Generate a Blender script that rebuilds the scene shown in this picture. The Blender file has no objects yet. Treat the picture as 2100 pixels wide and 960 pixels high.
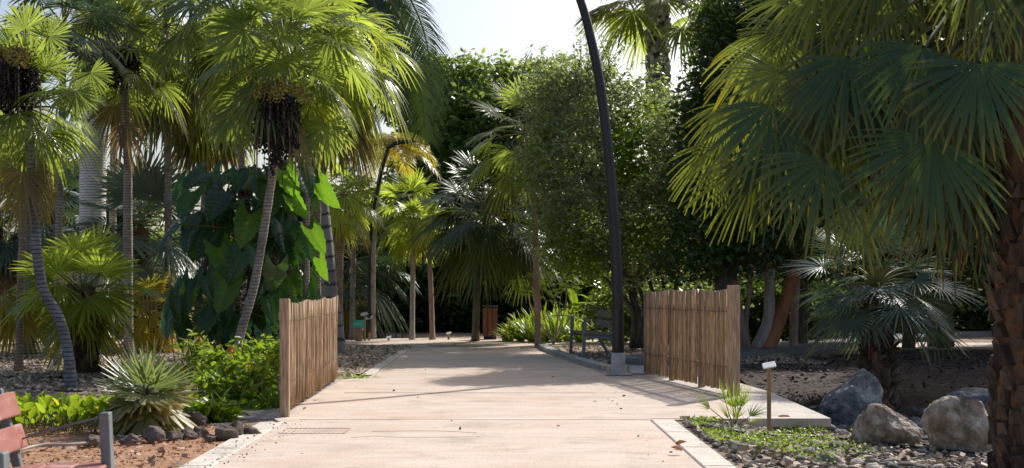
import bpy, math, random
import numpy as np
from mathutils import Vector, noise
R_ = math.radians
PI = math.pi
scene = bpy.context.scene
COL = scene.collection
F, HZ, CH = 2600.0, 600.0, 1.2          # focal length in photo pixels, horizon row, eye height

def P(px, py, d):                       # photo pixel at distance d -> world point
    return np.array([(px-1050)/F*d, d, CH-(py-HZ)/F*d])
def G(px, py):                          # photo pixel on level ground -> world point
    d = F*CH/(py-HZ)
    return np.array([(px-1050)/F*d, d, 0.0])
def sstep(a, b, x):
    t = min(1, max(0, (x-a)/(b-a))); return t*t*(3-2*t)
def zg(x, y):                           # terrain height
    z = 0.0
    if x > 1.7:
        z -= 0.13*sstep(1.7, 2.6, x)*(1-sstep(15.5, 19, y))
        z -= 0.22*sstep(3.0, 3.6, x)*sstep(10.8, 12.6, y)*(1-sstep(14.8, 16.8, y))
    if x < -2.3:
        z -= 0.25*sstep(2.85, 3.4, -x)*sstep(11.4, 12.6, y)*(1-sstep(13.6, 15.2, y))
    return z

# ------------------------------------------------------------------ mesh building
class MB:
    def __init__(s): s.v=[]; s.f=[]; s.t=[]; s.n=0
    def add(s, V, Fs, mat=0, tint=None):
        V = np.asarray(V, dtype=np.float64).reshape(-1,3)
        if tint is None: T = np.zeros((len(V),4)); T[:,3]=1
        else:
            T = np.asarray(tint, dtype=np.float64)
            if T.ndim == 1: T = np.tile(T,(len(V),1))
            if T.shape[1] == 3: T = np.hstack([T, np.ones((len(T),1))])
        s.v.append(V); s.t.append(T)
        if isinstance(Fs, np.ndarray): s.f.append((Fs+s.n, mat))
        else:
            by = {}
            for f in Fs: by.setdefault(len(f), []).append(f)
            for k, l in by.items(): s.f.append((np.array(l)+s.n, mat))
        s.n += len(V)
    def build(s, name, mats, parent=None, smooth=True, off=None):
        V = np.vstack(s.v); T = np.vstack(s.t)
        if off is not None: V = V - np.asarray(off)
        me = bpy.data.meshes.new(name)
        me.vertices.add(len(V)); me.vertices.foreach_set('co', V.astype(np.float32).ravel())
        lp=[]; st=[]; mi=[]; c=0
        for f, m in s.f:
            k=f.shape[1]; lp.append(f.ravel()); st.append(c+np.arange(len(f))*k); c+=f.size; mi.append(np.full(len(f), m))
        lp=np.concatenate(lp); st=np.concatenate(st); mi=np.concatenate(mi)
        me.loops.add(len(lp)); me.loops.foreach_set('vertex_index', lp.astype(np.int32))
        me.polygons.add(len(st)); me.polygons.foreach_set('loop_start', st.astype(np.int32))
        me.polygons.foreach_set('material_index', mi.astype(np.int32))
        me.polygons.foreach_set('use_smooth', np.full(len(st), smooth))
        a = me.attributes.new('tint','FLOAT_COLOR','POINT'); a.data.foreach_set('color', T.astype(np.float32).ravel())
        me.update(calc_edges=True); me.validate()
        for m in (mats if isinstance(mats,(list,tuple)) else [mats]): me.materials.append(m)
        o = bpy.data.objects.new(name, me); COL.objects.link(o)
        if parent is not None: o.parent = parent
        return o

def tag(o, label=None, cat=None, group=None, kind=None):
    if label: o['label']=label
    if cat: o['category']=cat
    if group: o['group']=group
    if kind: o['kind']=kind
    return o
def thing(name, label, cat, loc, group=None, rz=0):
    o = bpy.data.objects.new(name, None); COL.objects.link(o)
    o.empty_display_size = .2
    o.location = tuple(float(c) for c in loc); o.rotation_euler=(0,0,rz)
    return tag(o, label, cat, group)
def copy_tree(o, parent=None):
    c = o.copy(); COL.objects.link(c)
    if parent is not None: c.parent = parent
    for ch in list(o.children): copy_tree(ch, c)
    return c

def crom(pts, n):                       # smooth curve through points
    p = np.array(pts, dtype=float); m=len(p)
    if m < 3:
        t=np.linspace(0,1,n)[:,None]; return p[0]*(1-t)+p[-1]*t
    e = np.vstack([2*p[0]-p[1], p, 2*p[-1]-p[-2]])
    out=[]
    for u in np.linspace(0, m-1-1e-9, n):
        i=int(u); t=u-i; a,b,c,d=e[i],e[i+1],e[i+2],e[i+3]
        out.append(.5*((2*b)+(-a+c)*t+(2*a-5*b+4*c-d)*t*t+(-a+3*b-3*c+d)*t**3))
    return np.array(out)
def tube(mb, pts, rad, n=8, mat=0, tint=None, cap=True, wob=0, rng=None):
    p=np.array(pts,dtype=float); m=len(p); r=np.broadcast_to(np.asarray(rad,dtype=float),(m,))
    tg=np.gradient(p,axis=0); tg/= np.linalg.norm(tg,axis=1)[:,None]+1e-9
    u=np.cross(tg[0],[0,0,1.]); 
    if np.linalg.norm(u)<.05: u=np.array([1.,0,0])
    u/=np.linalg.norm(u); V=[]
    a=np.linspace(0,2*PI,n,endpoint=False)
    for i in range(m):
        u=u-tg[i]*np.dot(u,tg[i]); u/=np.linalg.norm(u)+1e-9; w=np.cross(tg[i],u)
        rr=np.full(n,r[i])
        if wob and rng is not None: rr=rr*(1+rng.uniform(-wob,wob,n))
        V.append(p[i]+np.outer(np.cos(a)*rr,u)+np.outer(np.sin(a)*rr,w))
    V=np.vstack(V)
    i=np.arange(m-1)[:,None]*n; j=np.arange(n)[None,:]; k=(j+1)%n
    Fq=np.stack([i+j,i+k,i+n+k,i+n+j],-1).reshape(-1,4)
    if tint is not None and np.ndim(tint)==1: tint=np.tile(tint,(len(V),1))
    mb.add(V,Fq,mat,tint)
    if cap:
        mb.f.append((np.array([list(range(n))[::-1]])+mb.n-len(V),mat)); mb.f.append((np.array([list(range(n))])+mb.n-n,mat))
def box(mb, c, s, mat=0, rz=0, ax=None, bev=0.0, tint=None):
    hx,hy,hz=np.array(s)/2.
    if bev<=0:
        V=np.array([[x,y,z] for z in(-hz,hz) for x,y in((-hx,-hy),(hx,-hy),(hx,hy),(-hx,hy))])
        Fs=np.array([[3,2,1,0],[4,5,6,7],[0,1,5,4],[1,2,6,5],[2,3,7,6],[3,0,4,7]])
    else:
        b=bev; L=[]
        ring=lambda i,z:[[x,y,z] for x,y in((-hx+i,-hy),(hx-i,-hy),(hx,-hy+i),(hx,hy-i),(hx-i,hy),(-hx+i,hy),(-hx,hy-i),(-hx,-hy+i))]
        def ring2(z,sh): return [[x*(1-sh/hx),y*(1-sh/hy),z] for x,y,_ in ring(b,0)]
        V=np.array(ring2(-hz,b)+ring2(-hz+b,0)+ring2(hz-b,0)+ring2(hz,b))
        Fs=[list(range(8))[::-1],list(range(24,32))]
        for k in range(3):
            for j in range(8): Fs.append([k*8+j,k*8+(j+1)%8,k*8+8+(j+1)%8,k*8+8+j])
    if ax is not None:
        V=V@np.array(ax)            # rows: local x,y,z axes in world
    if rz:
        c_,s_=math.cos(rz),math.sin(rz); V=np.stack([V[:,0]*c_-V[:,1]*s_,V[:,0]*s_+V[:,1]*c_,V[:,2]],1)
    mb.add(V+np.asarray(c,dtype=float),Fs,mat,tint)
def beam(mb, a, b, w, h, mat=0, up=(0,0,1), bev=0.004, tint=None):
    a=np.array(a,float); b=np.array(b,float); x=b-a; L=np.linalg.norm(x); x/=L
    y=np.cross(up,x); y/=np.linalg.norm(y); z=np.cross(x,y)
    box(mb,(a+b)/2,(L,w,h),mat,ax=np.array([x,y,z]),bev=bev,tint=tint)

# ------------------------------------------------------------------ materials
def newmat(name):
    m=bpy.data.materials.new(name); m.use_nodes=True; nt=m.node_tree; nt.nodes.clear()
    out=nt.nodes.new('ShaderNodeOutputMaterial'); return m,nt,out
def N(nt,t,**k):
    n=nt.nodes.new(t)
    for a,b in k.items():
        if a.startswith('i_'): n.inputs[a[2:].replace('_',' ')].default_value=b
        else: setattr(n,a,b)
    return n
def c4(c): return (c[0],c[1],c[2],1)
def mixc(nt,f,a,b,mode='MIX'):
    n=nt.nodes.new('ShaderNodeMix'); n.data_type='RGBA'; n.blend_type=mode
    for sock,v in ((0,f),(6,a),(7,b)):
        if isinstance(v,(int,float)): n.inputs[sock].default_value=v
        elif isinstance(v,tuple): n.inputs[sock].default_value=c4(v)
        else: nt.links.new(v,n.inputs[sock])
    return n.outputs[2]
def ramp(nt,fac,stops):
    n=nt.nodes.new('ShaderNodeValToRGB'); e=n.color_ramp.elements
    while len(e)<len(stops): e.new(.5)
    for i,(p,c) in enumerate(stops): e[i].position=p; e[i].color=c4(c) if not isinstance(c,(int,float)) else (c,c,c,1)
    nt.links.new(fac,n.inputs[0]); return n.outputs[0]
def math_(nt,op,a,b=0.0,clamp=False):
    n=nt.nodes.new('ShaderNodeMath'); n.operation=op; n.use_clamp=clamp
    for i,v in enumerate((a,b)):
        if isinstance(v,(int,float)): n.inputs[i].default_value=v
        else: nt.links.new(v,n.inputs[i])
    return n.outputs[0]
def leafmat(name, g1, g2, yel, brn, tr=0.45, rough=0.38, trans=(.30,.42,.03), spec=0.5, tipb=0.5):
    m,nt,out=newmat(name)
    at=N(nt,'ShaderNodeAttribute',attribute_name='tint'); sp=nt.nodes.new('ShaderNodeSeparateColor'); nt.links.new(at.outputs['Color'],sp.inputs[0])
    ge=nt.nodes.new('ShaderNodeNewGeometry')
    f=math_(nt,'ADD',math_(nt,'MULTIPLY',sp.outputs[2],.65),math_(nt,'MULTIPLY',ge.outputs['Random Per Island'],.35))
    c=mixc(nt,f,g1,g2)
    ag=math_(nt,'MULTIPLY',sp.outputs[0],1.0)
    tip=math_(nt,'MULTIPLY',math_(nt,'MULTIPLY',math_(nt,'POWER',sp.outputs[1],6.0),tipb),math_(nt,'ADD',math_(nt,'MULTIPLY',math_(nt,'POWER',sp.outputs[2],2.0),1.3),.1))
    yf=math_(nt,'ADD',math_(nt,'MULTIPLY',ag,1.6),tip,True)
    c=mixc(nt,yf,c,yel)
    bf=math_(nt,'MULTIPLY',math_(nt,'SUBTRACT',ag,.5),2.0,True)
    c=mixc(nt,bf,c,brn)
    tc=mixc(nt,bf,mixc(nt,yf,trans,(min(1,yel[0]*2.4),min(1,yel[1]*2.2),yel[2])),(brn[0]*1.4,brn[1]*1.2,brn[2]*.8))
    tc=mixc(nt,math_(nt,'MULTIPLY',ge.outputs['Random Per Island'],.6),tc,(.04,.07,.01))
    b=N(nt,'ShaderNodeBsdfPrincipled'); nt.links.new(c,b.inputs['Base Color']); b.inputs['Roughness'].default_value=rough
    b.inputs['Specular IOR Level'].default_value=spec
    t=nt.nodes.new('ShaderNodeBsdfTranslucent'); nt.links.new(tc,t.inputs[0])
    mx=nt.nodes.new('ShaderNodeMixShader'); mx.inputs[0].default_value=tr
    nt.links.new(b.outputs[0],mx.inputs[1]); nt.links.new(t.outputs[0],mx.inputs[2]); nt.links.new(mx.outputs[0],out.inputs[0])
    return m
def surf(name, stops, scale=5, rough=.85, bump=.3, bscale=None, stretch=(1,1,1), detail=6, wave=None, spec=.3, vor=None, island=0.0, over=None, speck=None, bd=.02, metal=0):
    m,nt,out=newmat(name)
    tc=nt.nodes.new('ShaderNodeTexCoord'); mp=nt.nodes.new('ShaderNodeMapping'); mp.inputs['Scale'].default_value=stretch
    nt.links.new(tc.outputs['Object'],mp.inputs[0])
    n1=N(nt,'ShaderNodeTexNoise'); n1.inputs['Scale'].default_value=scale; n1.inputs['Detail'].default_value=detail; n1.inputs['Roughness'].default_value=.62
    nt.links.new(mp.outputs[0],n1.inputs['Vector']); fac=n1.outputs['Fac']
    col=ramp(nt,fac,stops); h=fac
    if vor:
        v=N(nt,'ShaderNodeTexVoronoi'); v.inputs['Scale'].default_value=vor[0]; nt.links.new(mp.outputs[0],v.inputs['Vector'])
        sv=nt.nodes.new('ShaderNodeSeparateColor'); nt.links.new(v.outputs['Color'],sv.inputs[0])
        col=mixc(nt,vor[1],col,ramp(nt,sv.outputs[0],vor[2]))
        h=math_(nt,'SUBTRACT',math_(nt,'MULTIPLY',fac,.4),v.outputs['Distance'])
    if over:       # large soft patches
        n2=N(nt,'ShaderNodeTexNoise'); n2.inputs['Scale'].default_value=over[0]; n2.inputs['Detail'].default_value=4; nt.links.new(tc.outputs['Object'],n2.inputs['Vector'])
        col=mixc(nt,ramp(nt,n2.outputs['Fac'],[(over[2],0.0),(over[3],1.0)]),col,over[1])
    if speck:
        n4=N(nt,'ShaderNodeTexNoise'); n4.inputs['Scale'].default_value=speck[0]; n4.inputs['Detail'].default_value=3; n4.inputs['Roughness'].default_value=.8; nt.links.new(tc.outputs['Object'],n4.inputs['Vector'])
        col=mixc(nt,1.0,col,ramp(nt,n4.outputs['Fac'],[(.32,1-speck[1]),(.5,1.0),(.68,1+speck[1]*.3)]),'MULTIPLY')
        n5=N(nt,'ShaderNodeTexNoise'); n5.inputs['Scale'].default_value=1.7; n5.inputs['Detail'].default_value=7; n5.inputs['Roughness'].default_value=.7; nt.links.new(tc.outputs['Object'],n5.inputs['Vector'])
        col=mixc(nt,1.0,col,ramp(nt,n5.outputs['Fac'],[(.36,.80),(.47,1.0),(1,1.0)]),'MULTIPLY')
    if wave:       # bands along object z
        w=N(nt,'ShaderNodeTexWave'); w.wave_type='BANDS'; w.bands_direction=wave[3] if len(wave)>3 else 'Z'; w.inputs['Scale'].default_value=wave[0]; w.inputs['Distortion'].default_value=3.0; w.inputs['Detail'].default_value=3; w.inputs['Detail Scale'].default_value=2.5
        nt.links.new(tc.outputs['Object'],w.inputs['Vector'])
        wf=ramp(nt,w.outputs['Fac'],[(0,1.0),(wave[2],0.0)])
        col=mixc(nt,wf,col,wave[1]); h=math_(nt,'SUBTRACT',math_(nt,'MULTIPLY',fac,.5),wf)
    if island:
        ge=nt.nodes.new('ShaderNodeNewGeometry')
        col=mixc(nt,1.0,col,ramp(nt,ge.outputs['Random Per Island'],[(0,1-island),(1,1+island*.4)]),'MULTIPLY')
    b=N(nt,'ShaderNodeBsdfPrincipled'); nt.links.new(col,b.inputs['Base Color']); b.inputs['Roughness'].default_value=rough; b.inputs['Specular IOR Level'].default_value=spec
    b.inputs['Metallic'].default_value=metal
    if bump:
        if bscale and not vor and not wave:
            n3=N(nt,'ShaderNodeTexNoise'); n3.inputs['Scale'].default_value=bscale; n3.inputs['Detail'].default_value=5; nt.links.new(mp.outputs[0],n3.inputs['Vector']); h=n3.outputs['Fac']
        bp=N(nt,'ShaderNodeBump'); bp.inputs['Strength'].default_value=bump; bp.inputs['Distance'].default_value=bd
        nt.links.new(h,bp.inputs['Height']); nt.links.new(bp.outputs[0],b.inputs['Normal'])
    nt.links.new(b.outputs[0],out.inputs[0]); return m

M={}
M['fan']   = leafmat('fan_leaf_green',(0.031,0.065,0.019),(0.131,0.217,0.051),(.24,.22,.035),(.20,.145,.08),.5,.25,(.56,.70,.10),spec=.6)
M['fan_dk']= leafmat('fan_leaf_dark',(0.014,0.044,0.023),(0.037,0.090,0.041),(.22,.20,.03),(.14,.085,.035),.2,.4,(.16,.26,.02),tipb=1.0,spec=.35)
M['fan_br']= leafmat('fan_leaf_bright',(0.039,0.094,0.016),(0.169,0.260,0.039),(.34,.28,.03),(.22,.15,.08),.56,.3,(.66,.82,.09))
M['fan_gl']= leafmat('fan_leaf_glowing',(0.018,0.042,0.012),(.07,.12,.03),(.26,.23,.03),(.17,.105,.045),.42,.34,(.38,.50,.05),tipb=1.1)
M['fan_bl']= leafmat('fan_leaf_silver',(0.125,0.188,0.163),(0.237,0.312,0.250),(.26,.25,.12),(.17,.11,.06),.3,.42,(.2,.3,.12))
M['fan_sv']= leafmat('fan_leaf_pale',(.05,.10,.04),(.18,.25,.10),(.34,.30,.14),(.18,.11,.06),.4,.35,(.45,.58,.15))
M['fan_tq']= leafmat('fan_leaf_bluegreen',(0.038,0.076,0.063),(0.126,0.210,0.168),(.16,.15,.06),(.14,.09,.05),.3,.42,(.1,.18,.06))
M['fan_yl']= leafmat('fan_leaf_yellow',(0.090,0.105,0.015),(0.275,0.237,0.037),(.38,.27,.04),(.24,.16,.08),.52,.35,(.72,.64,.06))
M['pin']   = leafmat('feather_leaf',(0.014,0.03,0.012),(.03,.065,.025),(.25,.22,.03),(.2,.12,.05),.14,.33,(.2,.32,.03))
M['oak']   = leafmat('broad_leaf_dark',(0.014,0.033,0.011),(0.072,0.130,0.039),(.2,.2,.03),(.14,.09,.04),.3,.28,(.2,.32,.03),tipb=.1)
M['oak_md']= leafmat('broad_leaf_mid',(0.034,0.072,0.024),(0.144,0.224,0.072),(.22,.22,.03),(.14,.09,.04),.45,.25,(.48,.62,.10),tipb=.1)
M['olive'] = leafmat('small_leaf_greygreen',(0.094,0.130,0.058),(0.408,0.444,0.300),(.3,.3,.06),(.16,.11,.06),.48,.32,(.55,.66,.18),tipb=.1)
M['lime']  = leafmat('leaf_lime',(0.054,0.114,0.012),(.17,.28,.035),(.36,.33,.03),(.2,.12,.05),.5,.4,(.45,.65,.03),tipb=.15)
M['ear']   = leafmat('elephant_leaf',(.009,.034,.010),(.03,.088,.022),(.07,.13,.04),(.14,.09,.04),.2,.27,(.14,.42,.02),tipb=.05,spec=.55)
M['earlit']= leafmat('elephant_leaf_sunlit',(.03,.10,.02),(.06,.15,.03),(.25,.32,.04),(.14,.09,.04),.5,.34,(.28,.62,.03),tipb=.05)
M['strap'] = leafmat('strap_leaf',(.12,.24,.04),(.32,.42,.09),(.5,.5,.08),(.2,.12,.05),.45,.36,(.45,.6,.04),tipb=.5)
M['stem']  = surf('leaf_stalk',[(0.3,(.12,.14,.04)),(.7,(.22,.2,.07))],8,.6,0)
M['stemdk']= surf('leaf_stalk_dark',[(0.3,(.07,.09,.03)),(.7,(.13,.13,.05))],8,.6,0)
M['trunk'] = surf('palm_bark_grey',[(.3,(.22,.2,.175)),(.7,(.42,.385,.34))],14,.9,.6,wave=(6.5,(.15,.13,.11),.3),bd=.015,over=(3,(.12,.10,.085),.5,.75))
M['trunkb']= surf('palm_bark_brown',[(.3,(.2,.14,.10)),(.7,(.42,.33,.25))],14,.9,.6,wave=(6.5,(.16,.115,.085),.3),bd=.015,over=(3,(.12,.10,.085),.5,.75))
M['trunkd']= surf('palm_bark_bluegrey',[(.3,(.13,.135,.15)),(.7,(.28,.28,.29))],12,.9,.6,wave=(6,(.075,.075,.085),.3),bd=.015,over=(3,(.12,.10,.085),.5,.75))
M['royal'] = surf('royal_bark',[(.3,(.66,.65,.63)),(.7,(.85,.84,.82))],3,.85,.5,wave=(5.5,(.25,.24,.23),.3),stretch=(1,1,.3),bd=.02)
M['royal2']= surf('royal_bark_dark',[(.3,(.17,.165,.16)),(.7,(.3,.29,.28))],3,.85,.5,wave=(1.15,(.06,.058,.055),.22),stretch=(1,1,.3),bd=.02)
M['fibre'] = surf('palm_fibre',[(.3,(.10,.055,.03)),(.7,(.26,.15,.085))],22,.95,.5,stretch=(1,1,.35),island=.55)
M['boot']  = surf('palm_boot',[(.3,(.13,.09,.065)),(.7,(.34,.25,.18))],20,.9,.5,stretch=(1,1,.3),island=.6)
M['bootdk']= surf('palm_boot_dark',[(.3,(.035,.024,.018)),(.7,(.17,.12,.085))],20,.9,.5,stretch=(1,1,.3),island=.6)
M['dateb'] = surf('date_boot',[(.3,(.36,.32,.28)),(.7,(.62,.58,.52))],14,.9,.5,stretch=(1,1,.4),island=.5)
M['bark']  = surf('tree_bark',[(.3,(.06,.05,.04)),(.7,(.15,.125,.10))],9,.9,.6,stretch=(1,1,.3))
M['barklt']= surf('tree_bark_pale',[(.3,(.26,.23,.19)),(.7,(.5,.45,.38))],7,.85,.4,stretch=(1,1,.3))
M['barkor']= surf('tree_bark_orange',[(.3,(.22,.08,.035)),(.7,(.46,.22,.11))],5,.8,.3,stretch=(1,1,.4))
M['barkpk']= surf('tree_bark_pink',[(.3,(.25,.16,.12)),(.7,(.45,.32,.26))],7,.85,.4,stretch=(1,1,.3))
M['fruit'] = surf('dark_fruit',[(.3,(.008,.006,.008)),(.7,(.03,.022,.022))],30,.5,.2,island=.4)
M['strand']= surf('old_flower_stalk',[(.3,(.10,.07,.05)),(.7,(.28,.21,.16))],18,.9,0,island=.5)
M['flower']= surf('palm_flower',[(.3,(.26,.22,.06)),(.7,(.42,.36,.10))],20,.8,0,island=.3)
M['orange']= surf('orange_petals',[(.3,(.65,.12,.02)),(.7,(.8,.25,.03))],20,.6,0)
M['wood']  = surf('weathered_sticks',[(.3,(.20,.12,.06)),(.5,(.47,.315,.18)),(.7,(.68,.51,.34))],12,.85,.5,stretch=(6,6,.5),island=.5,bd=.004)
M['post']  = surf('weathered_post',[(.3,(.20,.125,.08)),(.5,(.42,.295,.19)),(.7,(.60,.46,.34))],10,.85,.6,stretch=(6,6,.5),bd=.004)
M['path']  = surf('pink_concrete',[(.2,(.48,.385,.31)),(.5,(.60,.485,.40)),(.8,(.69,.585,.50))],2.2,.85,.25,bscale=60,stretch=(.5,1.6,1),detail=9,over=(1.1,(.56,.40,.30),.5,.8),bd=.004,speck=(55,.3))
M['kerb']  = surf('pale_kerb',[(.25,(.50,.44,.37)),(.75,(.74,.68,.6))],6,.9,.3,bscale=70,detail=9,bd=.004,speck=(50,.35))
M['conc']  = surf('grey_concrete',[(.25,(.30,.29,.28)),(.75,(.47,.46,.44))],5,.9,.3,bscale=60,detail=9,bd=.004,speck=(50,.35))
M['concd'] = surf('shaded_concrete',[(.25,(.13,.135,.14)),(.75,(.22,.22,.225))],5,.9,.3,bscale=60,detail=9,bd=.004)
M['gtile'] = surf('grooved_paving',[(.25,(.36,.31,.26)),(.75,(.52,.46,.39))],5,.9,.5,wave=(7.5,(.2,.17,.14),.3,'Y'),bd=.01)
M['flag']  = surf('flagstone',[(.25,(.46,.41,.35)),(.75,(.66,.61,.54))],4,.9,.5,vor=(2.4,.35,[(0,(.4,.34,.28)),(1,(.66,.6,.53))]),bd=.006,speck=(50,.35))
M['rubble']= surf('rubble_masonry',[(.25,(.22,.19,.16)),(.75,(.42,.37,.31))],7,.9,.8,vor=(6,.5,[(0,(.18,.15,.13)),(1,(.45,.39,.33))]),bd=.03)
M['soil']  = surf('garden_ground',[(.3,(.15,.10,.072)),(.55,(.26,.19,.14)),(.75,(.36,.28,.21))],16,.95,.6,vor=(26,.45,[(0,(.12,.08,.06)),(.6,(.3,.22,.17)),(1,(.46,.38,.3))]),over=(.35,(.17,.11,.08),.5,.7),bd=.02)
M['red']   = surf('red_soil',[(.3,(.26,.13,.07)),(.5,(.37,.205,.12)),(.75,(.48,.30,.19))],9,.95,.6,bscale=45,detail=9,over=(1.3,(.30,.15,.08),.5,.75),bd=.02)
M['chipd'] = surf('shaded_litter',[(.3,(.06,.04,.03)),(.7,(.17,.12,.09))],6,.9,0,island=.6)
M['soild'] = surf('soil_shade_tone',[(.3,(.026,.017,.013)),(.55,(.05,.033,.025)),(.75,(.085,.06,.045))],16,.95,.6,bscale=30,bd=.02)  # soil colour darkened to hold the deep shade of the right bed
M['mulch'] = surf('bark_chips_base',[(.3,(.3,.22,.16)),(.7,(.5,.4,.3))],20,.95,.6,vor=(30,.6,[(0,(.16,.10,.07)),(.5,(.42,.32,.23)),(1,(.66,.56,.45))]),bd=.02)
M['chip']  = surf('bark_chips',[(.3,(.40,.30,.22)),(.7,(.64,.53,.42))],6,.9,0,island=.6)
M['peb']   = surf('river_pebbles',[(.3,(.16,.14,.125)),(.7,(.46,.42,.37))],7,.9,.4,island=.75)
M['pebdk'] = surf('bed_cobbles',[(.3,(.10,.105,.11)),(.7,(.24,.24,.245))],5,.8,.2,island=.5)
M['lava']  = surf('lava_rock',[(.3,(.07,.055,.048)),(.7,(.2,.155,.13))],9,.95,.9,bscale=16,bd=.05,detail=9)
M['rockb'] = surf('boulder_bluegrey',[(.35,(.10,.108,.12)),(.5,(.21,.218,.23)),(.62,(.42,.42,.42))],5,.85,1,bscale=14,bd=.09,detail=10)
M['rockt'] = surf('boulder_tan',[(.35,(.17,.125,.09)),(.5,(.36,.29,.225)),(.62,(.58,.50,.42))],6,.9,1,bscale=18,bd=.07,detail=10)
M['lamp']  = surf('lamp_paint_black',[(.3,(.011,.012,.015)),(.7,(.022,.023,.027))],3,.38,.05,bscale=30,spec=.5)
M['lampg'] = surf('lamp_base_grey',[(.3,(.36,.37,.39)),(.7,(.58,.58,.59))],9,.6,.2,bscale=30)
M['steel'] = surf('bench_paint_grey',[(.3,(.13,.15,.165)),(.7,(.19,.21,.225))],9,.5,.1,bscale=40)
M['bolt']  = surf('bolt_metal',[(.3,(.35,.3,.2)),(.7,(.6,.55,.45))],9,.4,0,metal=.6)
M['plank'] = surf('bench_plank_red',[(.3,(.27,.095,.07)),(.6,(.36,.15,.12)),(.78,(.48,.27,.22))],5,.55,.25,stretch=(4,.8,4),detail=9,over=(7,(.50,.33,.29),.58,.72),bscale=30,bd=.003)
M['plankd']= surf('bench_plank_worn',[(.3,(.12,.09,.07)),(.7,(.24,.19,.15))],5,.6,.3,stretch=(4,.8,4))
M['binw']  = surf('bin_wood',[(.3,(.15,.055,.035)),(.7,(.26,.11,.07))],5,.6,.3,stretch=(4,4,.6))
M['bind']  = surf('bin_dark',[(.3,(.03,.03,.03)),(.7,(.05,.05,.05))],5,.6,0)
M['teal']  = surf('sign_teal',[(.3,(.06,.48,.40)),(.7,(.08,.56,.47))],5,.5,0)
M['white'] = surf('sign_white',[(.3,(.75,.75,.73)),(.7,(.85,.85,.83))],5,.5,0)
M['stake'] = surf('stake_wood',[(.3,(.28,.19,.11)),(.7,(.42,.30,.18))],9,.8,.2,stretch=(5,5,.5))
M['hose']  = surf('hose_black',[(.3,(.02,.02,.02)),(.7,(.04,.04,.04))],5,.5,0)
M['hoseg'] = surf('hose_grey',[(.3,(.30,.28,.25)),(.7,(.42,.4,.36))],5,.6,0)
M['redcord']=surf('red_cord',[(.3,(.45,.02,.02)),(.7,(.6,.05,.04))],5,.6,.1)
M['dry']   = surf('dry_leaf',[(.3,(.30,.12,.05)),(.7,(.45,.22,.1))],12,.8,.2)
M['crack'] = surf('joint_dark',[(.3,(.36,.26,.2)),(.7,(.48,.36,.29))],9,.9,0)
M['wallw'] = surf('white_wall',[(.3,(.7,.7,.68)),(.7,(.8,.8,.78))],3,.8,0)

# ------------------------------------------------------------------ foliage builders
Z=np.array([0,0,1.])
def nrm(v): return v/(np.linalg.norm(v)+1e-9)
def fan_leaf(mb, hub, ax, nr, R, rng, nseg=24, spread=3.9, split=.5, droop=.25, cup=.12, age=0., wid=1., mat=0):
    ax=nrm(ax); sd=nrm(np.cross(ax,nr)); nr=np.cross(sd,ax)
    ts=np.array([.03,.25,.5,.72,.88,1.0]); K=len(ts)
    a=np.linspace(-spread/2,spread/2,nseg)+rng.uniform(-.02,.02,nseg); da=spread/(nseg-1)
    L=R*(1-.28*(np.abs(a)/(spread/2))**2)*rng.uniform(.9,1.04,nseg)
    v=np.cos(a)[:,None]*ax+np.sin(a)[:,None]*sd+cup*nr+rng.normal(0,.025,(nseg,3)); v/=np.linalg.norm(v,axis=1)[:,None]
    dr=droop*rng.uniform(.7,1.35,nseg)
    c=hub+v[:,None,:]*(L[:,None]*ts)[:,:,None]
    c=c-Z*(dr*L)[:,None,None]*(ts**2.6)[None,:,None]
    tw=nrm(nr); s=np.cross(v,tw); s/=np.linalg.norm(s,axis=1)[:,None]+1e-9
    nn=np.cross(s,v)
    hwf=ts*math.tan(da/2)*1.02
    wmax=split*math.tan(da/2)*wid
    hw=np.where(ts<=split,hwf,wmax*np.clip((1-ts)/(1-split),0,1)**.5)
    hw[-1]=.0025/R+.0
    w=(L[:,None]*hw)[:,:,None]
    fold=.55
    Lf=c-s[:,None,:]*w-nn[:,None,:]*w*fold; Rt=c+s[:,None,:]*w-nn[:,None,:]*w*fold
    V=np.stack([Lf,c,Rt],2).reshape(-1,3)
    i=(np.arange(nseg)[:,None]*K+np.arange(K-1)[None,:])*3
    q=np.concatenate([np.stack([i,i+1,i+4,i+3],-1).reshape(-1,4),np.stack([i+1,i+2,i+5,i+4],-1).reshape(-1,4)])
    T=np.zeros((nseg,K,3,4)); T[...,0]=np.clip(age+rng.uniform(-.06,.06,nseg),0,1)[:,None,None]; T[...,1]=ts[None,:,None]; T[...,2]=rng.uniform(0,1); T[...,3]=1
    mb.add(V,q,mat,T.reshape(-1,4))
def fan_on_stalk(mb, c, d0, pl, R, rng, sag=.15, roll=0., age=0., stem=.012, smat=1, bend=.35, **k):
    d0=nrm(d0); t=np.linspace(0,1,5)[:,None]
    p=c+d0*pl*t-Z*sag*pl*t*t
    hub=p[-1]; ax=nrm(p[-1]-p[-2]-Z*bend*.25*pl*.3)
    sd=np.cross(ax,Z); sd=nrm(sd) if np.linalg.norm(sd)>.1 else np.array([1.,0,0]); nr=np.cross(sd,ax)
    nr=nr*math.cos(roll)+sd*math.sin(roll)
    tube(mb,p,np.linspace(stem*1.3,stem*.7,5),5,smat,cap=False)
    fan_leaf(mb,hub,ax,nr,R,rng,age=age,**k)
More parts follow.
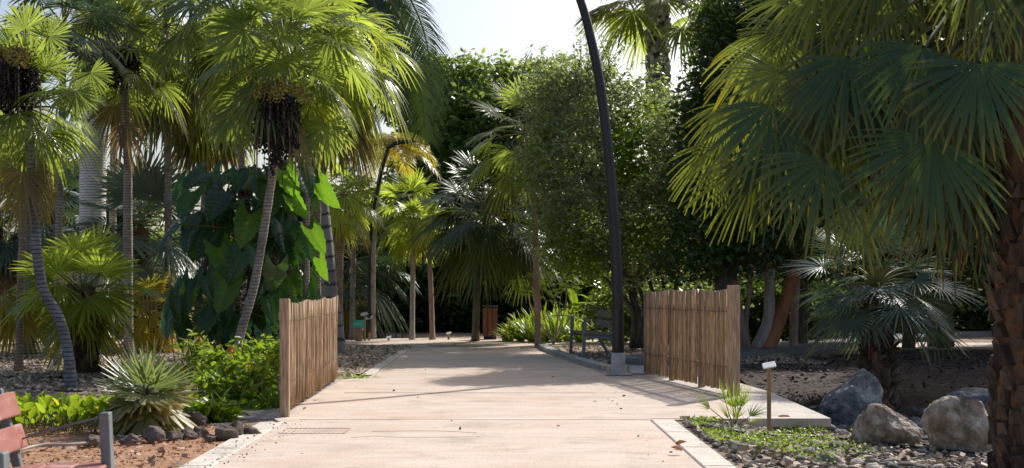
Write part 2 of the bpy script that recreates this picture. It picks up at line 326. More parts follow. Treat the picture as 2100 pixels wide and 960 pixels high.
def fan_crown(mb, c, n, R, pl, rng, el=(80,-45), droop=(.1,.6), age0=.0, dead=0, az0=0, nseg=24, smat=1, **k):
    c=np.array(c,float)
    for i in range(n+dead):
        u=(i+.5)/n
        if i<n:
            e=R_(el[0]+(el[1]-el[0])*u**.85+rng.uniform(-9,9)); age=age0+max(0,u-.55)*.5*rng.uniform(.2,1.3); dr=droop[0]+(droop[1]-droop[0])*u
        else:
            e=R_(rng.uniform(-82,-50)); age=rng.uniform(.65,1.); dr=.45
        az=az0+i*2.39996+rng.uniform(-.25,.25)
        d=np.array([math.cos(e)*math.cos(az),math.cos(e)*math.sin(az),math.sin(e)])
        fan_on_stalk(mb,c+Z*(.12*(1-u)*pl),d,pl*rng.uniform(.8,1.15),R*rng.uniform(.85,1.1),rng,sag=.1+.25*min(u,1),roll=rng.uniform(-.5,.5),age=age,droop=dr,nseg=nseg,smat=smat,**k)
def frond(mb, c, d0, L, rng, pts=None, tw=0., sag=.5, nl=46, ll=.5, lw=.018, age=0., vang=.5, hang=.5, smat=1, mat=0, stem=.02, start=.12):
    d0=nrm(d0); t=np.linspace(0,1,14)[:,None]
    p=c+d0*L*t-Z*sag*L*t**2.2
    if pts is not None: p=crom(pts,14)
    tube(mb,p,np.linspace(stem,stem*.2,14),5,smat,cap=False)
    tt=np.linspace(start,.99,nl); fi=tt*13; i0=np.minimum(fi.astype(int),12); fr=(fi-i0)[:,None]
    pos=p[i0]*(1-fr)+p[i0+1]*fr; tg=p[i0+1]-p[i0]; tg/=np.linalg.norm(tg,axis=1)[:,None]
    sd=np.cross(tg,Z); sd/=np.linalg.norm(sd,axis=1)[:,None]+1e-9; up=np.cross(sd,tg)
    sd,up=sd*math.cos(tw)+up*math.sin(tw),up*math.cos(tw)-sd*math.sin(tw)
    ts=np.array([0,.35,.7,1.]); ws=np.array([.5,1,.75,.08])
    rl=rng.uniform(0,1)
    for sg in(-1,1):
        ln=ll*(np.sin(np.clip(tt*1.05,0,1)*PI)**.45*.9+.12)*rng.uniform(.88,1.1,nl)
        v=sd*sg*1.0+tg*(.45+.5*tt[:,None])+up*vang*rng.uniform(.4,1.2,nl)[:,None]; v/=np.linalg.norm(v,axis=1)[:,None]
        cc=pos[:,None,:]+v[:,None,:]*(ln[:,None]*ts)[:,:,None]-Z*(hang*rng.uniform(.7,1.4,nl)*ln)[:,None,None]*(ts**2)[None,:,None]
        wv=nrm(d0)*0+tg; wv=np.broadcast_to(wv[:,None,:],cc.shape)*(lw*ws)[None,:,None]
        V=np.stack([cc-wv,cc+wv],2).reshape(-1,3)
        i=(np.arange(nl)[:,None]*4+np.arange(3)[None,:])*2
        q=np.stack([i,i+1,i+3,i+2],-1).reshape(-1,4)
        T=np.zeros((nl,4,2,4)); T[...,0]=age; T[...,1]=ts[None,:,None]; T[...,2]=rl; T[...,3]=1
        mb.add(V,q,mat,T.reshape(-1,4))
def strip_leaf(mb, b, d0, L, w, droop, rng, age=0., mat=0, K=6, fold=.3, rl=None):
    d0=nrm(d0); t=np.linspace(0,1,K)
    c=b+d0*L*t[:,None]-Z*droop*L*(t**2.2)[:,None]
    s=np.cross(d0,Z); s=nrm(s) if np.linalg.norm(s)>.05 else nrm(rng.normal(0,1,3)*np.array([1,1,0]))
    n=np.cross(s,d0); ww=w*np.sin(np.clip(t*.86+.14,0,1)*PI)**.7; ww[-1]=.001
    V=np.stack([c-s*ww[:,None]+n*(ww*fold)[:,None],c,c+s*ww[:,None]+n*(ww*fold)[:,None]],1).reshape(-1,3)
    i=np.arange(K-1)*3
    q=np.concatenate([np.stack([i,i+1,i+4,i+3],-1),np.stack([i+1,i+2,i+5,i+4],-1)])
    T=np.zeros((K,3,4)); T[...,0]=age; T[...,1]=t[:,None]; T[...,2]=rng.uniform(0,1) if rl is None else rl; T[...,3]=1
    mb.add(V,q,mat,T.reshape(-1,4))
def leaves(mb, pos, size, rng, nbias=None, asp=.45, two=True, mat=0, bright=None, age=None, jit=1.0):
    n=len(pos); d=rng.normal(0,1,(n,3)); d[:,2]*=.6
    d/=np.linalg.norm(d,axis=1)[:,None]
    nr=rng.normal(0,1,(n,3))*jit+(Z*.9 if nbias is None else nbias)
    s=np.cross(d,nr); s/=np.linalg.norm(s,axis=1)[:,None]+1e-9; nn=np.cross(s,d)
    sz=(size*rng.uniform(.6,1.3,n))[:,None]; w=sz*asp*.5
    if two:
        V=np.stack([pos,pos+d*sz*.3-s*w+nn*w*.4,pos+d*sz*.72-s*w*.8+nn*w*.3,pos+d*sz,pos+d*sz*.72+s*w*.8+nn*w*.3,pos+d*sz*.3+s*w+nn*w*.4],1).reshape(-1,3)
        i=np.arange(n)*6; q=np.concatenate([np.stack([i,i+1,i+2,i+3],-1),np.stack([i,i+3,i+4,i+5],-1)]); k=6
        tt=np.array([0,.3,.7,1,.7,.3])
    else:
        V=np.stack([pos,pos+d*sz*.5-s*w,pos+d*sz,pos+d*sz*.5+s*w],1).reshape(-1,3)
        i=np.arange(n)*4; q=np.stack([i,i+1,i+2,i+3],-1); k=4; tt=np.array([0,.5,1,.5])
    T=np.zeros((n,k,4)); T[...,1]=tt[None,:]; T[...,3]=1
    T[...,2]=(rng.uniform(0,1,n) if bright is None else np.clip(bright,0,1))[:,None]
    if age is not None: T[...,0]=age[:,None]
    mb.add(V,q,mat,T.reshape(-1,4))
def crown_points(rng, blobs, n, per=14, cl=.16, shell=.55):
    """blobs: (cx,cy,cz,rx,ry,rz).  leaves in sprays on the blobs' outer shells"""
    B=np.array(blobs,float); wt=(B[:,3]*B[:,5]); wt/=wt.sum()
    m=max(1,n//per); k=rng.choice(len(B),m,p=wt)
    d=rng.normal(0,1,(m,3)); d/=np.linalg.norm(d,axis=1)[:,None]
    r=(shell+(1-shell)*rng.uniform(0,1,m)**.6)[:,None]*rng.uniform(.86,1.12,m)[:,None]
    c=B[k,:3]+d*B[k,3:]*r
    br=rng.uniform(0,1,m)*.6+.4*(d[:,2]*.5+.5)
    pos=np.repeat(c,per,0)+rng.normal(0,1,(m*per,3))*np.array([cl,cl,cl*.75])
    return pos, np.repeat(br,per)+rng.normal(0,.1,m*per), c
def auto_blobs(rng, c, r, k, sub=.5):
    out=[]
    for i in range(k):
        d=rng.normal(0,1,3); d/=np.linalg.norm(d); f=rng.uniform(.25,.8)
        s=rng.uniform(.7,1.2)*sub
        out.append((c[0]+d[0]*r[0]*f,c[1]+d[1]*r[1]*f,c[2]+d[2]*r[2]*f,r[0]*s,r[1]*s,r[2]*s))
    return out
def broad_tree(name,label,base,trunk,rt,blobs,n,size,mat,bark,seed,per=14,cl=.16,two=False,asp=.5,limbs=None,group=None,cat='tree',whips=0,shell=.55,extra=None,twigs=0,mat2=None):
    rng=np.random.default_rng(seed); base=np.array([base[0],base[1],zg(base[0],base[1])])
    t=thing(name,label,cat,base,group)
    mb=MB(); tp=crom([base-Z*.1]+[np.array(q,float) for q in trunk],12)
    tube(mb,tp,np.linspace(rt*1.25,rt*.7,12),9,wob=.08,rng=rng)
    B=np.array(blobs); order=rng.permutation(len(B))[:(limbs or min(len(B),9))]
    for i in order:
        e=B[i,:3]; s=tp[rng.integers(6,12)]
        mid=(s+e)/2+rng.normal(0,.15,3)*np.linalg.norm(e-s)*.6
        lp=crom([s,mid,e],9); tube(mb,lp,np.linspace(rt*.45,rt*.1,9),6,wob=.06,rng=rng,cap=False)
        for _ in range(4):
            q=lp[rng.integers(3,9)]; d=rng.normal(0,1,3); d[2]=abs(d[2])*.6; e2=q+nrm(d)*B[i,3]*.8
            tube(mb,crom([q,(q+e2)/2+rng.normal(0,.06,3),e2],5),np.linspace(rt*.14,rt*.04,5),4,cap=False)
    if extra: extra(mb,rng)
    mb.build('trunk',bark,t,off=base)
    mc=MB(); pos,br,cc=crown_points(rng,blobs,n,per,cl,shell)
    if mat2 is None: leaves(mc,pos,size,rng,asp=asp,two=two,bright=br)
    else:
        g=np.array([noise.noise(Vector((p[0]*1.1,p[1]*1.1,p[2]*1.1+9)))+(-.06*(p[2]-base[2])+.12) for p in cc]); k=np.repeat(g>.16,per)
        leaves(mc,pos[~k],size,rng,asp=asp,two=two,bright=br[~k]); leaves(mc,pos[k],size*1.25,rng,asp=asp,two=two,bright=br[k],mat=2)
    for _ in range(twigs):
        q=cc[rng.integers(len(cc))]; d=rng.normal(0,1,3); e2=q+nrm(d)*rng.uniform(.3,.7)
        tube(mc,crom([q,(q+e2)/2+rng.normal(0,.05,3),e2],5),np.linspace(.008,.003,5),3,mat=1,cap=False)
    top=cc[np.argsort(-cc[:,2])][:max(20,len(cc)//6)]
    for _ in range(whips):
        q=top[rng.integers(len(top))]; h=rng.uniform(.4,1.0); e2=q+np.array([rng.normal(0,.35),rng.normal(0,.2),h])*1.
        wp=crom([q,(q+e2)/2+rng.normal(0,.08,3),e2],8); tube(mc,wp,np.linspace(.012,.004,8),4,mat=1,cap=False)
        lp=np.repeat(wp,5,0)+rng.normal(0,.035,(40,3)); leaves(mc,lp,size,rng,asp=asp,two=two)
    mc.build('crown',[mat,bark]+([mat2] if mat2 else []),t,off=base)
    return t
def boots(mb, pts, rad, rng, pitch=.09, per=9, size=(.085,.10,.035), out=.5, mat=0):
    """leaf bases: tapered wedges spiralling up a trunk"""
    p=np.array(pts,float); seg=np.linalg.norm(np.diff(p,axis=0),axis=1); s=np.concatenate([[0],np.cumsum(seg)]); L=s[-1]
    n=int(L/pitch*per)
    for i in range(n):
        u=(i+.5)/n*L; j=min(np.searchsorted(s,u)-1,len(p)-2); j=max(j,0); f=(u-s[j])/max(seg[j],1e-6)
        c=p[j]*(1-f)+p[j+1]*f; tg=nrm(p[j+1]-p[j]); r=rad[j]*(1-f)+rad[j+1]*f
        a=i*2*PI/per*1.0+((i//per)%2)*PI/per+rng.uniform(-.22,.22)
        if rng.uniform()<.06: continue
        c=c+tg*rng.uniform(-.25,.25)*pitch; skw=rng.uniform(-.3,.3)*size[0]
        o=np.array([math.cos(a),math.sin(a),0]); o=nrm(o-tg*np.dot(o,tg)); sd=np.cross(tg,o)
        w,h,t=size[0]*rng.uniform(.7,1.25),size[1]*rng.uniform(.6,1.4),size[2]*rng.uniform(.5,1.5)
        b=c+o*r*.86; k=out*rng.uniform(.6,1.3)
        tp=b+tg*h+o*h*k+sd*skw
        V=[b-sd*w*.62-o*.02,b+sd*w*.62-o*.02,b+sd*w*.5+o*t*1.2,b-sd*w*.5+o*t*1.2,
           tp-sd*w*.36-o*t*.3,tp+sd*w*.36-o*t*.3+tg*rng.uniform(-.3,.3)*w,tp+sd*w*.25+o*t*.7,tp-sd*w*.25+o*t*.7]
        mb.add(V,np.array([[3,2,1,0],[4,5,6,7],[0,1,5,4],[1,2,6,5],[2,3,7,6],[3,0,4,7]]),mat)
def fan_palm(name,label,base,tpts,r,trunkmat,leafm,crowns,seed,group=None,smooth_trunk=True,bootargs=None,cat='palm tree',extra=None,flare=1.3,stemm='stem'):
    """tpts: world points of the trunk axis incl. base; crowns: list of dicts for fan_crown"""
    rng=np.random.default_rng(seed); base=np.array(base,float); base[2]=zg(base[0],base[1])
    t=thing(name,label,cat,base,group)
    q=crom([base-Z*.05]+[np.array(x,float) for x in tpts],44); mb=MB()
    rr=np.linspace(r,r*.82,44)*(1+.04*rng.uniform(-1,1,44)); rr[:4]*=np.linspace(flare,1.05,4)
    tube(mb,q,rr,12,wob=.03,rng=rng)
    tr=mb.build('trunk',M[trunkmat],t,off=base)
    if bootargs:
        mb=MB(); boots(mb,q,rr,rng,**bootargs); mb.build('leaf_bases',M[bootargs_mat.get(seed,'boot')],t,off=base,smooth=False)
    mc=MB(); top=q[-1]
    for c in crowns:
        c=dict(c); cc=c.pop('c',top); fan_crown(mc,cc,rng=rng,**c)
    if extra: extra(mc,rng,top)
    mc.build('crown',[M[leafm],M[stemm],M['fibre']],t,off=base)
    return t,base,top,rng
bootargs_mat={}
def fruit_cluster(t,base,c,w,h,rng,n=26,flowers=True):
    """hanging strings of small dark fruit, with old stalks, and yellow flower sprays above"""
    mb=MB(); ms=MB()
    ico=[(0,0,1),(.89,0,.45),(.28,.85,.45),(-.72,.53,.45),(-.72,-.53,.45),(.28,-.85,.45),(.72,.53,-.45),(-.28,.85,-.45),(-.89,0,-.45),(-.28,-.85,-.45),(.72,-.53,-.45),(0,0,-1)]
    fc=np.array([(0,1,2),(0,2,3),(0,3,4),(0,4,5),(0,5,1),(1,6,2),(2,7,3),(3,8,4),(4,9,5),(5,10,1),(6,7,2),(7,8,3),(8,9,4),(9,10,5),(10,6,1),(6,11,7),(7,11,8),(8,11,9),(9,11,10),(10,11,6)])
    ico=np.array(ico)
    for i in range(n):
        a=rng.uniform(0,2*PI); rr=w*math.sqrt(rng.uniform(.05,1)); o=np.array([math.cos(a)*rr,math.sin(a)*rr,0])
        L=h*rng.uniform(.55,1.05)*(1-.35*rr/w)
        s=crom([c+o*.2+Z*.05,c+o*.8-Z*.02,c+o-Z*L*.45,c+o*.92-Z*L],8)
        tube(ms,s,np.linspace(.009,.004,8),4,cap=False)
        m=int(L*95)
        pp=s[rng.integers(1,8,m)]; f=rng.uniform(0,1,(m,1)); k=rng.integers(1,7,m); pp=s[k]*(1-f)+s[np.minimum(k+1,7)]*f+rng.normal(0,.026,(m,3))
        V=(pp[:,None,:]+ico[None]*rng.uniform(.013,.021,(m,1,1))).reshape(-1,3)
        mb.add(V,(np.arange(m)[:,None,None]*12+fc[None]).reshape(-1,3))
    mb.build('fruit_cluster',M['fruit'],t,off=base)
    for i in range(10):
        a=rng.uniform(0,2*PI); o=np.array([math.cos(a),math.sin(a),0])*w
        s=crom([c,c+o*.7+Z*.03,c+o*1.0-Z*h*.5,c+o*1.02-Z*h*rng.uniform(.8,1.1)],8); tube(ms,s,np.linspace(.012,.005,8),4,cap=False)
    ms.build('fruit_stalk',M['strand'],t,off=base)
    if flowers:
        mf=MB()
        for i in range(5):
            a=rng.uniform(0,2*PI); o=np.array([math.cos(a),math.sin(a)*.7,0])
            s=crom([c+Z*.05,c+o*w*.8+Z*.18,c+o*w*1.35+Z*.02],8)
            pp=np.repeat(s[2:],60,0)+rng.normal(0,.04,(360,3)); leaves(mf,pp,.035,rng,two=False,asp=.9)
        mf.build('flower_spray',M['flower'],t,off=base)

# ------------------------------------------------------------------ world, sun, camera
SUN_AZ, SUN_EL = R_(35), R_(40)
w=bpy.data.worlds.new('World'); scene.world=w; w.use_nodes=True; nt=w.node_tree; nt.nodes.clear()
sky=nt.nodes.new('ShaderNodeTexSky'); sky.sky_type='NISHITA'; sky.sun_disc=False; sky.sun_elevation=SUN_EL; sky.sun_rotation=SUN_AZ
sky.air_density=1.0; sky.dust_density=3.6; sky.ozone_density=1.5
bg=nt.nodes.new('ShaderNodeBackground'); bg.inputs[1].default_value=0.15; wo=nt.nodes.new('ShaderNodeOutputWorld')
nt.links.new(sky.outputs[0],bg.inputs[0]); nt.links.new(bg.outputs[0],wo.inputs[0])
sl=bpy.data.lights.new('sun','SUN'); sl.energy=5; sl.angle=R_(.53); sl.color=(1,.965,.91)
so=bpy.data.objects.new('sun',sl); COL.objects.link(so)
sd=Vector((-math.sin(SUN_AZ)*math.cos(SUN_EL),-math.cos(SUN_AZ)*math.cos(SUN_EL),-math.sin(SUN_EL)))
so.rotation_euler=sd.to_track_quat('-Z','Y').to_euler(); so.location=(10,14,15)
cam=bpy.data.cameras.new('camera'); co=bpy.data.objects.new('camera',cam); COL.objects.link(co); scene.camera=co
co.location=(0,0,CH); co.rotation_euler=(PI/2,0,0); cam.sensor_width=36; cam.lens=F/2100*36; cam.shift_y=(HZ-480)/2100
cam.clip_end=3000; cam.clip_start=.05
cam.dof.use_dof=True; cam.dof.focus_distance=17; cam.dof.aperture_fstop=5.6
scene.view_settings.view_transform='Standard'; scene.view_settings.look='None'; scene.view_settings.exposure=0
scene.cycles.max_bounces=8; scene.cycles.transmission_bounces=6; scene.cycles.diffuse_bounces=4

# ------------------------------------------------------------------ ground
def sheet(name,poly,z,mat,thick=0):
    mb=MB(); V=[(x,y,z) for x,y in poly]; n=len(V)
    if not thick: mb.add(V,[list(range(n))])
    else:
        V2=[(x,y,z-thick) for x,y in poly]
        mb.add(V+V2,[list(range(n))]+[[i,i+n,(i+1)%n+n,(i+1)%n] for i in range(n)])
    o=mb.build(name,mat,smooth=False); return tag(o,kind='structure')
xs=np.concatenate([[-1500,-400,-120,-50,-30],np.arange(-18,18.01,.22),[30,50,120,400,1500]])
ys=np.concatenate([[-60,-10,2],np.arange(6,30.01,.22),[36,50,80,160,500,2500]])
X,Y=np.meshgrid(xs,ys); rngG=np.random.default_rng(3)
Zs=np.array([[zg(a,b) for a in xs] for b in ys])
def onpath(x,y): return (-2.6<x<2.0 and y<33) or (30<y<36) or (11.3<y<18.6 and -3.1<x<3.3)
def sink(x,y): return (.06 if (x<-2.0 and y<11.3) or (-7.4<x<-2.0 and 18<y<28) or (1.3<x<5 and 20.9<y<27.2) or (3.3<x<11.8 and 12.9<y<26.2 and y<20.1+(x-2.9)*1.1) else 0)
rough=np.array([[0 if onpath(a,b) else noise.noise(Vector((a*.9,b*.9,0)))*.03-sink(a,b) for a in xs] for b in ys])
Vg=np.stack([X,Y,Zs+rough-.012],-1).reshape(-1,3); nx=len(xs)
i=(np.arange(len(ys)-1)[:,None]*nx+np.arange(nx-1)[None,:]); q=np.stack([i,i+1,i+nx+1,i+nx],-1).reshape(-1,4)
mb=MB(); mb.add(Vg,q); tag(mb.build('ground',M['soil']),kind='structure')
# red soil patch left foreground as undulating sheet
def patch(name,poly_fn,x0,x1,y0,y1,st,z,mat,amp=.012,follow=True):
    gx=np.arange(x0,x1+1e-6,st); gy=np.arange(y0,y1+1e-6,st); idx={}; V=[]; Fq=[]
    for b in gy:
        for a in gx:
            idx[(round(a,3),round(b,3))]=len(V)
            V.append((a,b,(zg(a,b) if follow else 0)+z+noise.noise(Vector((a*3,b*3,5)))*amp+(noise.noise(Vector((a*.9,b*.9,0)))*.02 if abs(a)>3 else 0)))
    for b0,b1 in zip(gy[:-1],gy[1:]):
        for a0,a1 in zip(gx[:-1],gx[1:]):
            if poly_fn((a0+a1)/2,(b0+b1)/2): Fq.append([idx[(round(a0,3),round(b0,3))],idx[(round(a1,3),round(b0,3))],idx[(round(a1,3),round(b1,3))],idx[(round(a0,3),round(b1,3))]])
    mb=MB(); mb.add(V,Fq); return tag(mb.build(name,mat),kind='structure')
patch('red_soil',lambda x,y: y<11.35+.12*math.sin(x*4) ,-6.5,-2.1,3.0,11.6,.1,-.006,M['red'],.006)
# deck over the dry bed, pathway and crossing path
deckL,deckR=-2.86,3.02
PL=[(-2.0,2),(-2.08,8.7),(-2.13,11.7)]; PR=[(1.29,11.9),(1.30,8.7),(1.32,2)]
path=PL+[(-2.25,12.0),(-2.33,17.4),(-2.0,18.2),(-2.05,20.5),(-2.15,27.0),(-2.4,28.6),(-3.6,29.4),(-7,29.8),(-14,29.2),(-14,32.6),(-5,33.2),(0,33.0),(6,31.6),(12,30.0),
      (12,27.6),(6,28.2),(1.5,28.6),(.55,28.0),(.62,26.0),(1.03,21.7),(1.32,19.6),(1.5,18.6),(1.9,18.3),(2.5,14.4),(2.2,12.0)]+PR
sheet('path',path,.004,M['path'],.03)
def strip(name,pts,w,side,z,mat,thick,seg=0):
    pts=[np.array(p,float) for p in pts]; off=[]
    for k,p in enumerate(pts):
        a=pts[max(0,k-1)]; b=pts[min(len(pts)-1,k+1)]; t=nrm(b-a); off.append(p+np.array([-t[1],t[0]])*w*side)
    return sheet(name,[tuple(p) for p in pts]+[tuple(p) for p in off[::-1]],z,mat,thick)
def kerb_run(name,pts,w,side,h,mat,step=1.0,gap=.012):
    """row of kerb stones with fine joints"""
    mb=MB(); pts=[np.array(p,float) for p in pts]
    for a,b in zip(pts[:-1],pts[1:]):
        L=np.linalg.norm(b-a); t=(b-a)/L; nn=np.array([-t[1],t[0]])*side; n=max(1,round(L/step))
        for k in range(n):
            p0=a+t*(L*k/n+gap/2); p1=a+t*(L*(k+1)/n-gap/2); c=(p0+p1)/2+nn*w/2
            beam(mb,(p0[0]+nn[0]*w/2,p0[1]+nn[1]*w/2,h-.06),(p1[0]+nn[0]*w/2,p1[1]+nn[1]*w/2,h-.06),w,.12,bev=.008)
    return tag(mb.build(name,mat,smooth=False),kind='structure')
kerb_run('kerb',[(-1.98,3),(-2.06,8.7),(-2.11,11.66)],.21,1,.012,M['kerb'])
kerb_run('kerb',[(1.33,3),(1.31,8.7),(1.30,11.86)],.22,-1,.012,M['kerb'])
kerb_run('kerb',[(-2.02,18.3),(-2.07,20.5),(-2.17,27.0)],.16,1,.014,M['kerb'])
kerb_run('kerb',[(1.5,18.75),(1.32,19.6),(1.03,21.7),(.62,26.0),(.55,27.8)],.18,-1,.09,M['conc'],.8)
sheet('bridge_deck',[(-2.86,12.05),(-2.255,12.05),(-2.335,17.7),(-2.86,18.3)],.0,M['gtile'],.45)
sheet('bridge_deck',[(1.3,12.0),(3.02,12.0),(3.1,15.2),(2.9,18.3),(1.91,18.35),(2.505,14.4),(2.2,12.003)],.008,M['flag'],.08)
mb=MB(); box(mb,(2.36,12.22,-.22),(1.26,.36,.30),bev=.01); tag(mb.build('retaining_wall',M['rubble'],smooth=False),'low rubble stone wall carrying the corner of the flagstone slab','wall')
sheet('lamp_plinth',[(1.33,18.75),(2.2,18.55),(3.2,18.7),(3.3,20.4),(1.75,20.9),(1.25,20.3)],.015,M['conc'],.1)
patch('gravel_bed',lambda x,y: -2.2>x>-7.5 and 17.9<y<28.2 and not(y<18.4 and x>-2.9),-7.5,-2.2,17.8,28.2,.1,.015,M['mulch'],.02)
patch('gravel_bed',lambda x,y: x>1.33-(y-19.6)*.105 and y>20.7 and (y>20.3+(x-2.9)*1.1 or x<3) and x<5.2,1.0,9.0,19.0,27.4,.1,.02,M['mulch'],.02)
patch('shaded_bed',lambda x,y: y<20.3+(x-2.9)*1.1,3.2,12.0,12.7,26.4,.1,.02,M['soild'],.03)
# walkway climbing off to the right, behind the basin
strip('side_path',[(2.9,20.3),(5.0,24.2),(8.5,29.0),(13.5,35.5),(20,44)],1.5,1,.12,M['concd'],.2)
# slots in the path
def sheetbox(name,c,s,mat,label=None,cat=None,kind=None):
    mb=MB(); box(mb,c,s,bev=0); o=mb.build(name,mat,smooth=False); return tag(o,label,cat,kind=kind)
for (a,b,wd) in (((-1.85,28.3),(-.97,28.3),.1),((-.6,28.7),(-.1,28.7),.08)):
    mb=MB(); beam(mb,(a[0],a[1],.006),(b[0],b[1],.006),wd,.008,bev=0)
    for k in range(12):
        x=a[0]+(b[0]-a[0])*(k+.5)/12; beam(mb,(x,a[1]-wd*.45,.011),(x,a[1]+wd*.45,.011),.02,.006,mat=1,bev=0)
    tag(mb.build('drain_grate',[M['hose'],M['steel']],smooth=False),
        'long narrow drain grate across the path near its far end' if wd==.1 else 'shorter drain slot set right of the long grate','drain')
mb=MB()
x0,x1,y0,y1=-1.98,-1.42,10.75,11.15
for k in range(14): beam(mb,(x0+.04*k+.02,y0,.006),(x0+.04*k+.02,y1,.006),.006,.003,bev=0)
beam(mb,(x0,y0,.006),(x1,y0,.006),.012,.004,bev=0); beam(mb,(x0,y1,.0065),(x1,y1,.0065),.012,.004,bev=0); beam(mb,(x1,y0,.0068),(x1,y1,.0068),.012,.004,bev=0)
tag(mb.build('access_cover',M['crack'],smooth=False),'rectangular access cover set flush in the pink path beside left kerb','cover')
rng=np.random.default_rng(44); mb=MB()
pts=crom([(-2.0,11.93,.0052),(-.9,11.96,.0052),(.2,11.9,.0052),(1.29,11.93,.0052)],20); tube(mb,pts,.002,4)
pts=crom([(-1.2,10.9,.0052),(-.7,10.95,.0052),(-.3,10.8,.0052)],10); tube(mb,pts,.002,4)
for yy in (15.1,20.3,24.6): tube(mb,crom([(-2.0,yy,.0052),(-.8,yy+.01,.0052),(.3,yy-.012,.0052),(1.0,yy,.0052)],12),.0022,4)
for k in range(1):
    p=np.array([rng.uniform(-1.6,.6),rng.uniform(9.2,14),.0052]); pp=[p]
    for _ in range(7): p=p+np.array([rng.uniform(.06,.22),rng.normal(0,.07),0]); pp.append(p)
    tube(mb,pp,.0016,4)
tag(mb.build('path_joint',M['crack']),kind='structure')

# ------------------------------------------------------------------ rocks, pebbles, chips
def rock(name,label,c,s,mat,seed,rz=0,cat='rock',group=None,lumps=.28,cut=5,sub=5,parent=None):
    import bmesh
    bm=bmesh.new(); bmesh.ops.create_icosphere(bm,subdivisions=sub,radius=1); rs=random.Random(seed)
    pl=[(Vector((rs.gauss(0,1),rs.gauss(0,1)-.35,rs.gauss(.4,.8))).normalized(),rs.uniform(.5,.8)) for _ in range(cut+3)]
    for v in bm.verts:
        p=v.co.copy()
        for n_,d in pl:
            k=p.dot(n_)-d
            if k>0: p-=n_*k*.93
        p*=1+lumps*noise.noise(p*1.1+Vector((seed,0,0)))+lumps*.35*noise.noise(p*3.1+Vector((0,seed,0)))+.035*noise.noise(p*8)+.02*noise.noise(p*19)
        v.co=Vector((p.x*s[0],p.y*s[1],p.z*s[2]))
    bmesh.ops.rotate(bm,verts=bm.verts,cent=(0,0,0),matrix=__import__('mathutils').Matrix.Rotation(rz,3,'Z'))
    for f in bm.faces: f.smooth=True
    me=bpy.data.meshes.new(name); bm.to_mesh(me); bm.free(); me.materials.append(mat)
    o=bpy.data.objects.new(name,me); COL.objects.link(o); o.location=tuple(c); return tag(o,label,cat,group)
def gr(px,py,sink=.0):
    p=G(px,py)
    for _ in range(6):
        z=zg(p[0],p[1]); d=F*(CH-z)/(py-HZ); p=np.array([(px-1050)/F*d,d,z])
    p[2]-=sink; return p
def bld(x0,x1,ytop,ybase,ry,mat,label,seed,rz=0,**k):
    b=gr((x0+x1)/2,ybase); d=b[1]+ry; wd=(x1-x0)/F*d/2; h=(ybase-ytop)/F*d
    z=b[2]+h*.42
    return rock('boulder',label,(((x0+x1)/2-1050)/F*d,d,z),(wd*1.04,ry,h*.62),mat,seed,rz,'boulder',**k)
bld(1680,1815,764,880,.35,M['rockb'],'tall angular blue-grey boulder standing in the shade behind the slab corner',4,.2,cut=7,lumps=.2)
bld(1738,1893,840,922,.27,M['rockt'],'smooth tan boulder with flat top left of the palm trunk',12,.1,cut=4,lumps=.16)
bld(1893,2060,826,938,.33,M['rockt'],'big rounded tan boulder touching the rough palm trunk',23,.3,cut=6,lumps=.2)
bld(1945,2090,796,862,.4,M['rockb'],'half hidden grey boulder behind the big rounded tan boulder',31,.0,cut=4,lumps=.18)
bld(1030,1062,668,700,.25,M['rockt'],'small pale boulder at left end of the bright strappy plants',7,.0)
bld(1246,1300,676,702,.3,M['rockt'],'pale boulder on the mulch behind the black lamp pole',9,.0)
rk=[(455,903,28,'dark lava rock second from the slab edge in the row',1.0),(478,897,26,'round dark lava rock nearest the grooved slab',1.0),
    (432,905,17,'small reddish rock wedged before the dark lava rocks',.7),(407,897,22,'grey rock in the row left of the reddish one',.7),(380,900,24,'pale topped rock in the middle of the row',.7),
    (352,903,20,'rough brown rock under the small palm label stake',.7),(305,908,30,'wide slanting rock at the foot of the small palm',.8),(262,912,26,'low dark rock left of the small palm base',.6),
    (395,872,28,'dark pitted rock behind the row beside the label stake',1.0),(510,893,24,'flat dark rock tucked under the grooved slab edge',.6),(183,918,26,'dark rock among the leafy ground cover',.7)]
for k,(px,py,r,lb,hh) in enumerate(rk):
    b=gr(px,py); s=r/F*b[1]
    rock('rock',lb,(b[0],b[1]+s*.6,b[2]+s*.5*hh),(s,s*.85,s*.85*hh),M['lava'],40+k,k*.7,cut=6,sub=4,group='lava rocks edging the planting bed')
ICO=np.array([(0,0,1),(.89,0,.45),(.28,.85,.45),(-.72,.53,.45),(-.72,-.53,.45),(.28,-.85,.45),(.72,.53,-.45),(-.28,.85,-.45),(-.89,0,-.45),(-.28,-.85,-.45),(.72,-.53,-.45),(0,0,-1)])
ICF=np.array([(0,1,2),(0,2,3),(0,3,4),(0,4,5),(0,5,1),(1,6,2),(2,7,3),(3,8,4),(4,9,5),(5,10,1),(6,7,2),(7,8,3),(8,9,4),(9,10,5),(10,6,1),(6,11,7),(7,11,8),(8,11,9),(9,11,10),(10,11,6)])
def subd(V,Fc):
    V=[tuple(v) for v in V]; c={}; out=[]
    def m(a,b):
        k=(min(a,b),max(a,b))
        if k not in c:
            p=(np.array(V[a])+np.array(V[b]))/2; p/=np.linalg.norm(p); c[k]=len(V); V.append(tuple(p))
        return c[k]
    for a,b,d in Fc:
        x,y,z=m(a,b),m(b,d),m(d,a); out+=[(a,x,z),(x,b,y),(z,y,d),(x,y,z)]
    return np.array(V),np.array(out)
IC2,IF2=subd(ICO,ICF)
